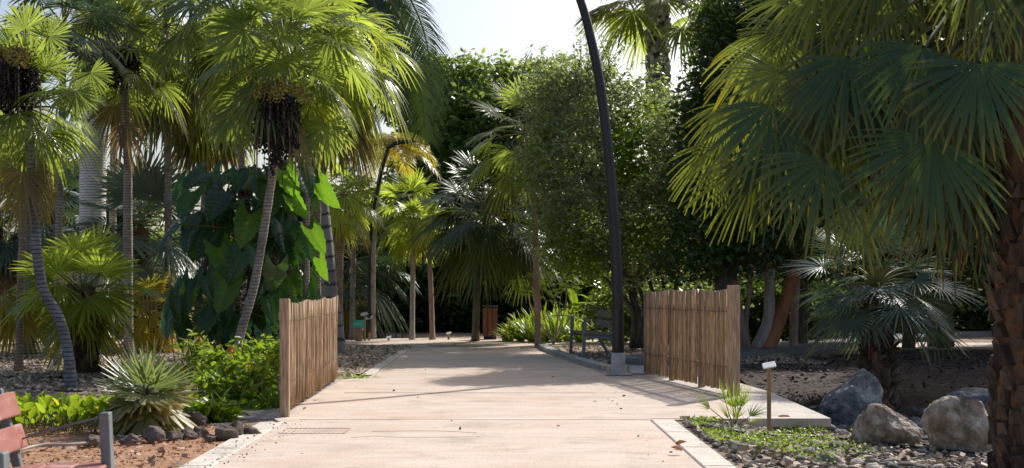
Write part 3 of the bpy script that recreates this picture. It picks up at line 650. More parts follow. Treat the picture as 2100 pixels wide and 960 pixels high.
def pebbles(name,label,region,n,size,mat,seed,lift=.3):
    rng=np.random.default_rng(seed); mb=MB(); x0,x1,y0,y1,fn=region; k=0
    while k<n:
        x,y=rng.uniform(x0,x1),rng.uniform(y0,y1)
        if not fn(x,y): continue
        s=size*rng.lognormal(0,.4); a=rng.uniform(0,PI); sc=np.array([s,s*rng.uniform(.55,.9),s*rng.uniform(.3,.6)])
        V=IC2*(1+rng.uniform(-.1,.1,(len(IC2),1)))*sc; c_,s_=math.cos(a),math.sin(a)
        V=np.stack([V[:,0]*c_-V[:,1]*s_,V[:,0]*s_+V[:,1]*c_,V[:,2]+rng.uniform(-.25,.25)*V[:,0]],1)
        mb.add(V+np.array([x,y,zg(x,y)+.0+sc[2]*lift+noise.noise(Vector((x*.9,y*.9,0)))*.03]),IF2); k+=1
    return tag(mb.build(name,mat),label,'pebbles',kind='stuff')
pebbles('pebbles','grey river pebbles spread over the near right bed',(1.56,4.2,8.0,11.9,lambda x,y:x>1.58),2600,.024,M['peb'],5)
pebbles('pebbles','scattered larger pebbles in the near right bed',(1.6,4.2,8.0,11.7,lambda x,y:x>1.62),160,.055,M['peb'],9)
pebbles('cobbles','blue-grey cobbles lining the shaded dry bed on the right',(3.0,7.5,12.2,15.8,lambda x,y:x>3.1),1500,.05,M['pebdk'],6)
pebbles('cobbles','blue-grey cobbles lining the dry bed on the left',(-7,-3.2,12.0,14.4,lambda x,y:True),1100,.055,M['pebdk'],7)
def chips(name,label,region,n,size,mat,seed,flat=.35,zoff=.03):
    rng=np.random.default_rng(seed); x0,x1,y0,y1,fn=region
    x=rng.uniform(x0,x1,n*2); y=rng.uniform(y0,y1,n*2); k=[i for i in range(n*2) if fn(x[i],y[i])][:n]; x=x[k]; y=y[k]
    pos=np.stack([x,y,[zg(a,b)+zoff for a,b in zip(x,y)]+rng.uniform(0,.015,len(x))],1)
    mb=MB(); d=rng.normal(0,1,(len(x),3)); d[:,2]*=.25; d/=np.linalg.norm(d,axis=1)[:,None]
    nn=rng.normal(0,flat,(len(x),3))+Z; s=np.cross(d,nn); s/=np.linalg.norm(s,axis=1)[:,None]
    sz=(size*rng.uniform(.5,1.5,len(x)))[:,None]; wv=s*sz*rng.uniform(.2,.45,(len(x),1))
    V=np.stack([pos-d*sz*.5-wv*.6,pos+d*sz*.5-wv,pos+d*sz*.45+wv,pos-d*sz*.5+wv*.8],1).reshape(-1,3); i=np.arange(len(x))*4
    mb.add(V,np.stack([i,i+1,i+2,i+3],-1)); return tag(mb.build(name,mat,smooth=False),label,'mulch',kind='stuff')
chips('bark_chips','pale bark chips covering the bed beyond the left fence',(-7,-2.25,18.0,28,lambda x,y:True),15000,.045,M['chip'],1)
chips('bark_chips','bark chips and dry leaves around the grey bench',(1.1,8,19,27.5,lambda x,y:(x>1.35-(y-19.6)*.105 and y>20.7) and x<5.2),10000,.045,M['chip'],2)
chips('leaf_litter','brown leaf litter under the palms on the left',(-13,-3.1,14.5,27,lambda x,y:True),22000,.05,M['chip'],3,zoff=.02)
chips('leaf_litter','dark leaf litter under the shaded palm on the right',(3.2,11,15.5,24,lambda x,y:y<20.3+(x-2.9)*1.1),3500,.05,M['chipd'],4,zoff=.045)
chips('leaf_litter','dry leaf litter caught between the near right pebbles',(1.56,4.2,8.0,11.8,lambda x,y:True),1500,.05,M['chip'],11,.8,zoff=.03)
chips('fallen_leaves','small dry leaves and crumbs scattered on the pink path',(-2.2,1.3,8.6,27,lambda x,y:min(x+2.2,1.3-x)<.28 or math.sin(x*91.7+y*57.3)>.95),170,.026,M['chipd'],12,.5,zoff=.008)
chips('soil_crumbs','crumbs of red soil spilled over the left kerb',(-2.34,-1.85,8.4,11.6,lambda x,y:True),260,.012,M['red'],13,.8,zoff=.016)
chips('twig_litter','twigs and dry leaves on the red soil',(-5.5,-2.3,7.5,11.4,lambda x,y:True),260,.045,M['chip'],14,.6,zoff=.012)
chips('grit','fine grit and crumbs on the red soil',(-5.5,-2.3,7.5,11.4,lambda x,y:True),3500,.022,M['red'],8,.9,zoff=.008)

# ------------------------------------------------------------------ wooden fences
def stick(mb,x,y,z0,z1,r,rng,mat=0):
    n=7; k=5; c=crom([(x+rng.normal(0,.004),y+rng.normal(0,.004),z0),(x+rng.normal(0,.006),y+rng.normal(0,.006),(z0+z1)/2),(x+rng.normal(0,.006),y+rng.normal(0,.006),z1)],k)
    tube(mb,c,r*rng.uniform(.92,1.08,k),n,mat,cap=True)
def fence(name,label,A,B,npan,pitch,rad,topf,zbot,seed,postw,near_post,h,outside,tops):
    rng=np.random.default_rng(seed); A=np.array(A,float); B=np.array(B,float); L=np.linalg.norm(B-A); t=(B-A)/L; o=np.array([-t[1],t[0]])*outside
    f=thing(name,label,'fence',(A[0],A[1],0)); off=(A[0],A[1],0)
    def pt(s,k=0): return A+t*s+o*k
    mb=MB(); p=pt(0,.0); ax=np.array([[t[0],t[1],0],[-t[1],t[0],0],[0,0,1]])
    hh=near_post; box(mb,(p[0],p[1],hh/2-.02),(postw,postw,hh+.04),ax=ax,bev=.006); mb.build('post',M['post'],f,off=off,smooth=False)
    s0=postw/2+.045; pl=(L-s0)/npan
    for k in range(npan):
        mb=MB(); a=s0+pl*k; n=int((pl-.045)/pitch); 
        for j in range(n):
            s=a+(j+.5)*pitch; u=s/L; uu=(j+.5)/n; x,y=pt(s,rng.normal(0,.004))
            zt=tops(u)+.028*(abs(uu-.5)*2)**1.5-.012+rng.normal(0,.005)
            stick(mb,x,y,zbot+rng.uniform(-.01,.01),zt,rad*rng.uniform(.78,1.18),rng)
        mb.build('stick_panel',M['wood'],f,off=off)
        for zw in (h[0]+.03,h[1]-.04):
            mb=MB(); w0=pt(a,-rad-.004); w1=pt(a+pl-.05,-rad-.004); tube(mb,[(w0[0],w0[1],zw),((w0[0]+w1[0])/2,(w0[1]+w1[1])/2,zw-.008),(w1[0],w1[1],zw)],.0028,5); mb.build('wire',M['bark'],f,off=off)
        # post between panels on the outer face
        mb=MB(); s=a+pl-.02; x,y=pt(s,.055); box(mb,(x,y,tops(s/L)/2-.03),(.07,.07,tops(s/L)+.0),ax=ax,bev=.006)
        mb.build('post',M['post'],f,off=off,smooth=False)
    for z in h:
        mb=MB(); a=pt(0,.045); b=pt(L,.045); beam(mb,(a[0],a[1],z),(b[0],b[1],z),.035,.075,bev=.004); mb.build('rail',M['post'],f,off=off,smooth=False)
    return f
fence('stick_fence','brown fence of upright sticks along left side of the path with square end post',(-2.19,12.22),(-2.36,17.05),3,.050,.0165,None,.06,3,.09,1.14,(.3,.97),1,lambda u:1.09+.05*u)
fence('stick_fence','brown three panel stick fence on the right beyond the small fan plant',(2.56,14.65),(1.90,18.45),3,.064,.0165,None,.05,4,.12,1.285,(.3,1.02),-1,lambda u:1.235-.02*u)

# ------------------------------------------------------------------ lamp posts
def lamp_post(label,base,pts,r0,r1,armdir,sleeve):
    base=np.array(base,float); t=thing('lamp_post',label,'street lamp',base)
    q=crom([base]+list(pts),40); mb=MB(); k=np.linspace(0,1,40); tube(mb,q[1:],(r0*(1-k)+r1*k)[1:],16)
    mb.build('pole',M['lamp'],t,off=base)
    if sleeve:
        mb=MB(); tube(mb,[base+Z*.01,base+Z*.03,base+Z*sleeve*.6,base+Z*sleeve],[r0*1.22,r0*1.2,r0*1.13,r0*1.1],20); mb.build('base_sleeve',M['lampg'],t,off=base)
        mb=MB(); box(mb,base+Z*.022,(.38,.38,.02),bev=.004); fl=mb.build('base_plate',M['lampg'],t,off=base,smooth=False)
        for sx in(-1,1):
            for sy in(-1,1):
                mb=MB(); c=base+np.array([sx*.15,sy*.15,.03]); tube(mb,[c,c+Z*.035],.02,6); tube(mb,[c+Z*.035,c+Z*.08],.010,8); tube(mb,[c+Z*.08,c+Z*.10],.016,8); mb.build('bolt',M['bolt'],fl,off=base,smooth=False)
    mb=MB(); box(mb,q[5]+np.array([0,-r0*.98,0]),(r0*.8,.012,.30),bev=.004); mb.build('access_door',M['lamp'],t,off=base,smooth=False)
    e=q[-1]; a=nrm(np.array(armdir,float)); mb=MB()
    ls=crom([e-Z*.05,e+a*.25+Z*.08,e+a*.75+Z*.1],10); tube(mb,ls,np.array([.05,.08,.11,.12,.12,.12,.11,.10,.08,.04])*r1/.06,10)
    mb.build('lamp_head',M['lamp'],t,off=base)
lb=G(1268,770)
lamp_post('curved black street lamp with pale grey bolted base beside the right fence',lb,[P(1266,600,lb[1]),P(1261,470,lb[1]),P(1248,320,lb[1]),P(1233,190,lb[1]),P(1212,80,lb[1]),P(1190,0,lb[1]),P(1150,-95,lb[1])],.09,.057,(-1,-.2,0),.33)
lb2=G(758,699)
lamp_post('thin curved black street lamp at far left of the crossing path',lb2,[P(757,560,lb2[1]),P(762,470,lb2[1]),P(770,410,lb2[1]),P(783,350,lb2[1]),P(796,300,lb2[1])],.045,.03,(1,-.3,0),0)

# ------------------------------------------------------------------ benches
def bench(label,loc,rz,pm):
    """local: x = towards the front, y along the length 0..1.6"""
    t=thing('bench',label,'bench',loc,rz=rz); L=1.6
    for y in(.06,L-.06):
        mb=MB()
        beam(mb,(.5,y,0),(.47,y,.64),.045,.07,up=(0,1,0)); beam(mb,(-.14,y,0),(.08,y,.37),.045,.06,up=(0,1,0)); beam(mb,(.08,y,.36),(-.02,y,.75),.04,.045,up=(0,1,0))
        beam(mb,(.03,y,.33),(.48,y,.355),.043,.06,up=(0,1,0))
        mb.build('side_frame',M['steel'],t,smooth=False)
        mb=MB(); tube(mb,crom([(.46,y,.62),(.25,y,.57),(.03,y,.50)],8),.005,6); mb.build('arm_rod',M['steel'],t)
    for x,z in((.42,.39),(.27,.385),(.12,.38)):
        mb=MB(); beam(mb,(x,0,z),(x,L,z),.135,.028,bev=.006); mb.build('seat_plank',M[pm],t,smooth=False)
    for x,z in((.055,.53),(.022,.68)):
        mb=MB(); d=nrm(np.array([-.11,0,.37])); beam(mb,(x+.02,0,z),(x+.02,L,z),.026,.115,up=tuple(d),bev=.006); mb.build('back_plank',M[pm],t,smooth=False)
    return t
bench('park bench with worn red planks and grey frame in left foreground',(-2.26,4.35,.0),R_(4),'plank')
b2=gr(1230,742)
bench('grey framed bench with dark planks beside the black lamp post',(1.52,22.0,.02),R_(180)-R_(-6),'plankd').location=(1.66,23.9,.02)
bpy.data.objects['bench.001'].scale=(1.14,1.0,1.16)

# ------------------------------------------------------------------ small furniture
def label_stake(label,base,h,w,plate,tilt,mat='stake',rz=0):
    base=np.array(base,float); t=thing('plant_label',label,'plant label',base,'plant labels on stakes',rz=rz)
    mb=MB(); box(mb,(0,0,h/2-.02),(w,w*.8,h+.04),bev=.003); mb.build('stake',M[mat],t,smooth=False)
    mb=MB(); ax=np.array([[math.cos(tilt),0,math.sin(tilt)*.35],[0,math.cos(tilt),math.sin(tilt)],[0,-math.sin(tilt),math.cos(tilt)]]); ax[0]=nrm(ax[0])
    box(mb,(0,-.005,h+.012),(plate,plate*.75,.012),ax=ax,bev=.003); mb.build('plate',M['white'],t,smooth=False)
label_stake('plant label on a wooden stake beside the right slab and boulders',gr(1577,893),.63,.035,.12,.5)
label_stake('short plant label stake in front of the orange flowered bush',gr(380,868),.27,.03,.09,.4)
label_stake('tallest plant label left of the far lamp post',G(748,699),.66,.05,.20,.5)
label_stake('plant label just right of the tallest one by the far lamp',G(757,699),.56,.05,.17,.5)
label_stake('small white label at the foot of the right slim palm',G(920,697),.16,.05,.12,.5)
label_stake('low white label on ground before the far dark trees',G(797,699),.08,.05,.12,.5)
label_stake('short label right beside the teal sign post',G(741,700),.28,.05,.12,.5)
sb=G(736,700); t=thing('direction_sign','small teal sign with white arrow on a brown post','sign',sb)
mb=MB(); box(mb,(0,0,.14),(.16,.1,.34),bev=.005); mb.build('post',M['stake'],t,smooth=False)
mb=MB(); box(mb,(0,-.06,.43),(.26,.02,.19),bev=.004); bd=mb.build('board',M['teal'],t,smooth=False)
mb=MB()
for zz in(-1,1): beam(mb,(-.10,-.072,.43),(-.07,-.072,.43+zz*.03),.004,.012,up=(0,1,0),bev=0)
beam(mb,(-.10,-.0735,.43),(-.05,-.0735,.43),.004,.012,up=(0,1,0),bev=0)
for k,(hh,zz) in enumerate([(.035,0),(.022,-.006),(.022,-.006),(.035,0),(.022,-.006),(.022,-.006)]):
    tube(mb,[(-.025+.02*k,-.0735,.43+zz-hh/2),(-.022+.02*k,-.0735,.43+zz+hh/2)],.004,5)
mb.build('lettering',M['white'],bd,smooth=False)
bb=G(1005,696); t=thing('litter_bin','square brown slatted wooden litter bin near the end of the path','litter bin',bb)
mb=MB(); box(mb,(0,0,.05),(.32,.3,.1),bev=.01); box(mb,(0,0,.45),(.30,.28,.76),bev=.01); mb.build('liner',M['bind'],t,smooth=False)
mb=MB()
for k in range(3):
    for s in(-1,1):
        box(mb,(-.125+.125*k,s*.155,.45),(.11,.025,.72),bev=.004); box(mb,(s*.165,-.11+.11*k,.45),(.025,.1,.72),bev=.004)
mb.build('slats',M['binw'],t,smooth=False); mb=MB(); box(mb,(0,0,.845),(.38,.36,.03),bev=.006); mb.build('lid',M['bind'],t,smooth=False)
def hose(name,label,pts,r,mat,cat='hose'):
    mb=MB(); pts=[np.array(p) for p in pts]; q=crom([p+Z*(r+.025) for p in pts],40); tube(mb,q,r,8); return tag(mb.build(name,M[mat]),label,cat)
hose('hose','black irrigation hose running past the foot of the boulders',[gr(1600,902),gr(1700,905),gr(1800,916),gr(1900,928),gr(2040,942),gr(2200,960)],.011,'hose')
hose('hose','black hose piece under the small fan plant',[gr(1440,882),gr(1500,892),gr(1560,898),gr(1600,903)],.013,'hose')
hose('hose','grey hose lying on red soil behind the left bench',[gr(-40,945),gr(30,935),gr(80,924),gr(140,922),gr(200,916)],.012,'hoseg')
hose('hose','thin black drip hose across the leaf litter on the left',[gr(20,800),gr(90,805),gr(160,808),gr(230,800)],.01,'hose')
b=gr(1610,885); mb=MB(); rng=np.random.default_rng(2)
for k in range(7):
    a=np.linspace(0,2*PI,25); r=.055+.004*k; tube(mb,np.stack([b[0]+np.cos(a)*r*1.15,b[1]+np.sin(a)*.02+.004*k+rng.normal(0,.003,25),b[2]+.075+np.sin(a)*r+rng.normal(0,.003,25)],1),.0045,5)
tag(mb.build('cord_coil',M['redcord']),'small red coil of cord leaning on the low stone wall','cord')
for k,(px,py,lb_) in enumerate([(1388,922,'curled brown dry leaf on the right kerb'),(1398,934,'flat brown dry leaf just below the curled one'),(1745,912,'upright brown dry leaf before the flat topped boulder')]):
    b=gr(px,py); mb=MB(); rng=np.random.default_rng(k); s=.09 if k<2 else .06
    strip_leaf(mb,b+Z*.03,np.array([(-1)**k*.8,.2,.35 if k!=2 else 1.5]),s,.03,.1,rng,fold=.8); tag(mb.build('dry_leaf',M['dry']),lb_,'leaf')

# ------------------------------------------------------------------ palms
def placed(mc,rng,top,L):      # single fans set at known places of the crown
    for (hx,hy,tx,ty,d,R,fx,fz,dr,ns) in L:
        h=P(hx,hy,d); ax=nrm(P(tx,ty,d-.05)-h); f=np.array([fx,-1,fz]); nr=nrm(f-ax*np.dot(f,ax))
        tube(mc,crom([top,(top+h)/2+Z*.08,h],6),np.linspace(.014,.008,6),5,mat=1,cap=False)
        fan_leaf(mc,h,ax,nr,R,rng,nseg=ns,spread=4.3,split=.66,droop=dr,cup=.08,wid=.9)
D=15.6
t,bs,tp,rg=fan_palm('fan_palm','fan palm with curving blue-grey trunk and dark hanging fruit at far left',gr(147,800),
    [P(141,730,D),P(122,655,D),P(88,590,D),P(74,500,D),P(69,400,D),P(64,300,D),P(60,225,D)],.068,'trunkd','fan',
    [dict(n=20,R=.55,pl=.55,el=(85,-22),droop=(.15,.6),dead=2),dict(c=P(55,235,16.6),n=9,R=.46,pl=.28,el=(-20,-60),droop=(.2,.6),age0=.08)],101,extra=lambda mc,rng,top:placed(mc,rng,top,[(155,188,158,250,15.2,.36,.1,.3,.06,34),(52,60,60,5,15.3,.38,0,.3,.05,30),(185,150,205,190,15.4,.34,-.2,.4,.1,30),(20,90,-40,110,15.3,.36,.2,.4,.1,28),(100,75,150,50,15.3,.36,-.1,.4,.1,28)]))
fruit_cluster(t,bs,P(57,150,D)-np.array([0,.4,0]),.29,.72,rg,60)
D=22.5
t,bs,tp,rg=fan_palm('fan_palm','fan palm with straight slim brown-grey trunk left of the elephant ear leaves',G(264,738),
    [P(263,600,D),P(262,450,D),P(262,330,D),P(256,200,D),P(255,120,D)],.085,'trunk','fan',
    [dict(n=22,R=.65,pl=.8,el=(80,-35),droop=(.2,.6),dead=2)],102,extra=lambda mc,rng,top:placed(mc,rng,top,[(255,50,270,-10,22.0,.62,0,.3,.02,34),(205,30,160,10,22,.55,.2,.4,.1,32)]))
fruit_cluster(t,bs,P(258,110,D)-np.array([0,.3,0]),.32,.85,rg,50,False)
D=17.2
t,bs,tp,rg=fan_palm('fan_palm','leaning fan palm with heavy dark fruit bunch left of the stick fence',G(476,781),
    [P(492,690,D),P(520,590,D),P(540,480,D),P(557,370,D),P(575,250,D),P(583,150,D),P(585,110,D)],.062,'trunk','fan',
    [dict(n=30,R=.60,pl=.78,el=(86,-30),droop=(.1,.6),dead=2),dict(n=7,R=.55,pl=.6,el=(-15,-50),droop=(.2,.6),age0=.05,az0=1.2)],103,extra=lambda mc,rng,top:placed(mc,rng,top,[(588,128,588,30,16.7,.56,0,.3,.0,32),(678,78,690,140,16.9,.50,-.2,.5,.1,32),(500,62,420,70,16.8,.58,.2,.3,.12,30),(512,205,450,255,16.6,.5,.1,.6,.3,28),(478,235,470,300,16.7,.45,0,.5,.35,28),(650,150,700,200,16.9,.45,-.3,.5,.25,28),(668,258,672,340,17.0,.5,-.1,.4,.25,28)]))
fruit_cluster(t,bs,P(588,222,D)-np.array([0,.72,0]),.29,1.05,rg,60)
D=18.9
fan_palm('fan_palm','fan palm with pale thin trunk behind the curving one at far left',gr(38,765),
    [P(42,600,D),P(47,450,D),P(45,330,D),P(42,240,D)],.058,'trunkb','fan_br',[dict(n=14,R=.42,pl=.4,el=(60,-50),droop=(.3,.7),dead=0)],104)
D=24
fan_palm('fan_palm','fan palm with dark rough trunk at the left edge of the frame',gr(60,730),
    [P(58,600,D),P(55,450,D),P(50,330,D)],.11,'trunkd','fan_yl',[dict(c=P(20,600,D),n=7,R=.9,pl=.35,el=(10,-40),droop=(.2,.4),age0=.1),dict(n=14,R=.55,pl=.45,el=(70,-50),droop=(.3,.8),dead=1)],105)
# short bright fan palm
D=18.3; bootargs_mat[106]='bootdk'
t,bs,tp,rg=fan_palm('fan_palm','short bright green fan palm with stubby shaggy trunk at left',gr(168,768),
    [P(172,700,D),P(172,640,D),P(168,600,D)],.16,'fibre','fan_br',
    [dict(n=15,R=.62,pl=.55,el=(75,-10),droop=(.12,.4),wid=1.1),dict(n=7,R=.7,pl=.3,el=(0,-60),droop=(.2,.5),age0=.12)],106,bootargs=dict(pitch=.09,per=8,size=(.1,.14,.04),out=.4),
    extra=lambda mc,rng,top:[fan_on_stalk(mc,top,np.array(P(x,y,17.7))-top,float(np.linalg.norm(P(x,y,17.7)-top)),.68,rng,sag=.0,bend=0,roll=rl,droop=.12,age=0,nseg=34,spread=4.6,wid=1.1,cup=.25) for x,y,rl in ((118,560,.3),(205,560,-.2))])
# silver-blue palm
D=26
fan_palm('fan_palm','silver blue fan palm behind the slim straight trunk',gr(305,705),[P(300,600,D),P(290,520,D),P(288,470,D)],.2,'fibre','fan_bl',
    [dict(n=26,R=.95,pl=.8,el=(85,-45),droop=(.08,.3),nseg=34)],107)
D=25
fan_palm('fan_palm','low fan palm with yellowing tips beside the elephant ear leaves',gr(318,722),[P(316,680,D),P(312,640,D)],.12,'fibre','fan_yl',
    [dict(n=16,R=.6,pl=.5,el=(75,-25),droop=(.2,.5),age0=.03,dead=2)],108)
D=30
fan_palm('fan_palm','grey green fan palm in the background between left trunks',gr(110,700),[P(110,600,D),P(115,470,D),P(115,420,D)],.2,'fibre','fan_tq',
    [dict(n=22,R=.8,pl=.75,el=(75,-50),droop=(.1,.5),dead=5)],109)
fan_palm('fan_palm','dark fan palm at the left frame edge behind the pale trunk',gr(-15,700),[P(-15,600,D),P(-10,500,D),P(-10,440,D)],.2,'fibre','fan_tq',
    [dict(n=24,R=.9,pl=.8,el=(85,-50),droop=(.1,.5),dead=8)],110)
D=20.5
fan_palm('fan_palm','fan palm crown filling the gap between curving trunk and slim straight trunk',gr(118,752),[P(118,600,D),P(122,400,D),P(128,220,D),P(130,60,D)],.06,'trunk','fan_tq',[dict(n=22,R=.6,pl=.7,el=(85,-10),droop=(.2,.4),dead=0)],131)
D=25.5
fan_palm('fan_palm','tall fan palm behind the crown of the slim straight palm',gr(345,722),[P(345,600,D),P(345,400,D),P(342,200,D),P(340,60,D)],.08,'trunk','fan',[dict(n=30,R=.85,pl=.95,el=(80,-55),droop=(.25,.9),dead=10)],132)
D=22.5
fan_palm('fan_palm','tall fan palm directly behind the crown of the leaning palm',gr(500,738),[P(500,600,D),P(498,400,D),P(490,200,D),P(480,30,D)],.07,'trunk','fan',[dict(n=30,R=.75,pl=.85,el=(85,-60),droop=(.2,.9),dead=6)],133)
D=28
fan_palm('fan_palm','distant fan palm between royal palm and slim straight palm at top left',gr(225,711),[P(228,600,D),P(232,400,D),P(235,200,D),P(236,20,D)],.09,'trunk','fan_br',[dict(n=26,R=.9,pl=.9,el=(85,-40),droop=(.2,.7))],134)
D=19.5
fan_palm('fan_palm','fan palm with fresh green crown right of the leaning palm',gr(628,760),[P(628,600,D),P(630,400,D),P(640,200,D),P(655,60,D)],.055,'trunk','fan_br',[dict(n=26,R=.62,pl=.7,el=(85,-45),droop=(.15,.6))],135)
# royal palms
def royal(label,base,pts,rads,mat,fronds,seed,csh,hang=()):
    rng=np.random.default_rng(seed); base=np.array(base,float); t=thing('royal_palm',label,'palm tree',base)
    q=crom([base-Z*.05]+pts,40); rr=np.interp(np.linspace(0,1,40),np.linspace(0,1,len(rads)),rads); mb=MB(); tube(mb,q,rr,20); mb.build('trunk',M[mat],t,off=base)
    top=q[-1]; mb=MB(); cs=crom([top-Z*.05,top+Z*csh*.5,top+Z*csh],10); tube(mb,cs,np.linspace(rads[-1]*1.05,rads[-1]*.45,10),16); mb.build('crownshaft',M['stem'],t,off=base)
    mc=MB(); c=top+Z*csh
    for (d0,L,sag,age) in fronds: frond(mc,c-Z*.1,np.array(d0,float),L,rng,sag=sag,nl=80,ll=.62,lw=.02,age=age,hang=.75,vang=.3,stem=.035)
    for (pp,d) in hang: frond(mc,c,Z,1,rng,pts=[c-Z*.1]+[P(x,y,d) for x,y in pp[1:]],nl=105,ll=.66,lw=.019,hang=.75,vang=.15,tw=1.35+rng.uniform(-.4,.4),stem=.035,start=.2)
    mc.build('crown',[M['pin'],M['stem']],t,off=base); return c
rf=lambda n,s,L=3.2:[((math.cos(i*2.4+s),math.sin(i*2.4+s),1.3-1.5*i/n),L,.35+.45*i/n,.0) for i in range(n)]
D=27
royal('tall royal palm with thick ringed pale trunk at left',gr(197,716),[P(193,560,D),P(190,430,D),P(193,300,D),P(200,200,D),P(207,60,D),P(210,-40,D)],[.33,.28,.27,.285,.27,.2,.17],'royal',rf(11,.4),201,1.0)
D=24.5
royal('royal palm with ringed grey trunk behind far end of left fence',gr(694,727),[P(684,660,D),P(675,600,D),P(667,500,D),P(657,400,D),P(652,250,D),P(655,80,D),P(660,-60,D)],[.17,.175,.16,.15,.14,.12,.1],'royal2',
      rf(10,.9,2.9),202,.7,[([(690,-100),(750,-60),(812,20),(848,115),(866,210),(876,300)],24.2),([(680,-110),(730,-60),(768,10),(790,95),(798,180),(792,250)],24.0),([(690,-110),(770,-80),(830,-20),(868,60),(884,150),(886,220)],25.2),([(670,-100),(700,-60),(722,10),(735,90),(738,160)],23.8)])
# mixed droopy palm crowns behind the leaning palm
D=21
fan_palm('fan_palm','tall fan palm with shaggy hanging yellow leaves behind the leaning palm',gr(651,745),[P(650,600,D),P(650,450,D),P(655,300,D),P(672,190,D),P(680,110,D)],.07,'trunkb','fan',
    [dict(n=32,R=.72,pl=.85,el=(80,-65),droop=(.25,.95),dead=10,age0=.08)],111)
D=27
fan_palm('fan_palm','fan palm with grey trunk standing behind the silver blue palm',gr(420,716),[P(420,560,D),P(420,350,D),P(425,150,D)],.09,'trunk','fan',
    [dict(n=28,R=.85,pl=.9,el=(80,-60),droop=(.25,.9),dead=16,age0=.0)],112)
D=32.6
def yellowpin(mc,rng,top):
    for i in range(15):
        a=i*2.4; frond(mc,top,np.array([math.cos(a),math.sin(a),1.0-1.1*i/15]),1.4,rng,sag=.7,nl=50,ll=.46,lw=.016,age=.1+.5*rng.uniform(0,1)**2,hang=.5)
fan_palm('feather_palm','small feather palm with yellow drooping fronds by far lamp post',G(766,695.5),[P(765,600,D),P(768,450,D),P(780,360,D),P(798,300,D)],.07,'barklt','fan_yl',[],113,extra=yellowpin)
D=31
fan_palm('fan_palm','green fan palm with brown trunk right behind end of left fence',gr(697,701),[P(695,600,D),P(698,480,D),P(705,400,D)],.11,'trunkb','fan_br',[dict(n=20,R=.55,pl=.6,el=(80,-50),droop=(.25,.7),dead=2)],114)
D=33
fan_palm('fan_palm','low yellow green fan palm peeping over far end of left fence',gr(712,696),[P(711,660,D),P(710,620,D)],.09,'fibre','fan_yl',[dict(n=12,R=.6,pl=.45,el=(75,-35),droop=(.2,.5))],115)
D=32.5
fan_palm('fan_palm','slim fan palm standing just left of the far lamp post',G(722,697),[P(724,560,D),P(726,460,D),P(727,410,D)],.075,'trunk','fan_br',[dict(n=18,R=.5,pl=.5,el=(80,-55),droop=(.25,.8),dead=1)],116)
fan_palm('fan_palm','left one of two slim fan palms at the end of the path',G(845,697),[P(846,600,D),P(847,530,D),P(848,460,D)],.068,'barklt','fan_br',[dict(n=18,R=.46,pl=.42,el=(85,-50),droop=(.2,.7),dead=1,nseg=18)],117)
fan_palm('fan_palm','right one of two slim fan palms at the end of the path',G(887,697),[P(884,600,D),P(881,530,D),P(882,455,D)],.068,'barkpk','fan',[dict(n=18,R=.46,pl=.42,el=(85,-50),droop=(.2,.7),dead=1,nseg=18)],118)
D=29.5
fan_palm('fan_palm','broad dark fan palm with drooping leaves above the litter bin',gr(975,699),[P(978,600,D),P(985,500,D),P(1000,440,D)],.09,'bark','fan_dk',
    [dict(n=32,R=.85,pl=1.05,el=(80,-40),droop=(.2,.7),dead=0),dict(c=P(1020,480,D+.8),n=16,R=.75,pl=.75,el=(30,-35),droop=(.3,.7)),dict(c=P(1065,510,D+1.8),n=12,R=.75,pl=.6,el=(40,-20),droop=(.3,.6)),dict(c=P(955,430,D+1.2),n=12,R=.75,pl=.65,el=(60,-20),droop=(.2,.6))],119)
D=27.5
fan_palm('fan_palm','tall fan palm rising from the bright strappy plants with light brown trunk',gr(1104,713),[P(1101,600,D),P(1098,480,D),P(1090,360,D),P(1075,280,D)],.075,'barkpk','fan',
    [dict(n=22,R=.75,pl=.8,el=(80,-45),droop=(.12,.5),dead=1)],120)
D=34
fan_palm('fan_palm','light green fan palm far back above the two slim palms',gr(846,691),[P(847,600,D),P(847,500,D),P(842,425,D)],.05,'barklt','fan_br',[dict(n=20,R=.65,pl=.6,el=(85,-50),droop=(.15,.6))],121)
fan_palm('fan_palm','dark fan palm far back behind the teal sign',gr(730,691),[P(725,600,D),P(722,540,D)],.16,'fibre','fan_tq',[dict(n=24,R=1.0,pl=1.0,el=(80,-50),droop=(.15,.6),dead=3)],122)
# date palm far right
D=33; rng=np.random.default_rng(301); base=gr(1349,695); base[2]=0
t=thing('date_palm','tall date palm with patterned trunk rising above the trees','palm tree',base)
q=crom([base,P(1349,400,D),P(1349,135,D),P(1348,-5,D)],60); mb=MB(); tube(mb,q,.24,12); mb.build('trunk',M['bark'],t,off=base)
mb=MB(); boots(mb,q[30:],np.full(30,.25),rng,pitch=.13,per=10,size=(.16,.15,.07),out=.35); mb.build('leaf_bases',M['dateb'],t,off=base,smooth=False)
mc=MB(); top=q[-1]
fan_crown(mc,top+Z*.15,24,1.0,1.3,rng,el=(70,-35),droop=(.2,.6),age0=.0,dead=0)
for i in range(9):
    a=R_(150+i*30); fan_on_stalk(mc,top,np.array([math.cos(a),math.sin(a)*.6,-.1]),1.35,.95,rng,sag=.1,age=rng.uniform(.35,.7),droop=.35)
mc.build('crown',[M['fan'],M['stem']],t,off=base)
# blue fan palm at right
D=16.2; bootargs_mat[123]='bootdk'
fan_palm('fan_palm','blue green fan palm with stout dark trunk in the shaded bed',gr(1800,800),[P(1800,740,D),P(1800,670,D),P(1798,592,D)],.19,'fibre','fan_tq',
    [dict(n=44,R=.54,pl=.72,el=(85,-24),droop=(.03,.22),nseg=28,spread=4.2,split=.3),dict(n=14,R=.5,pl=.5,el=(0,-30),droop=(.1,.35),nseg=32,age0=.08)],123,bootargs=dict(pitch=.075,per=11,size=(.07,.10,.03),out=.8))
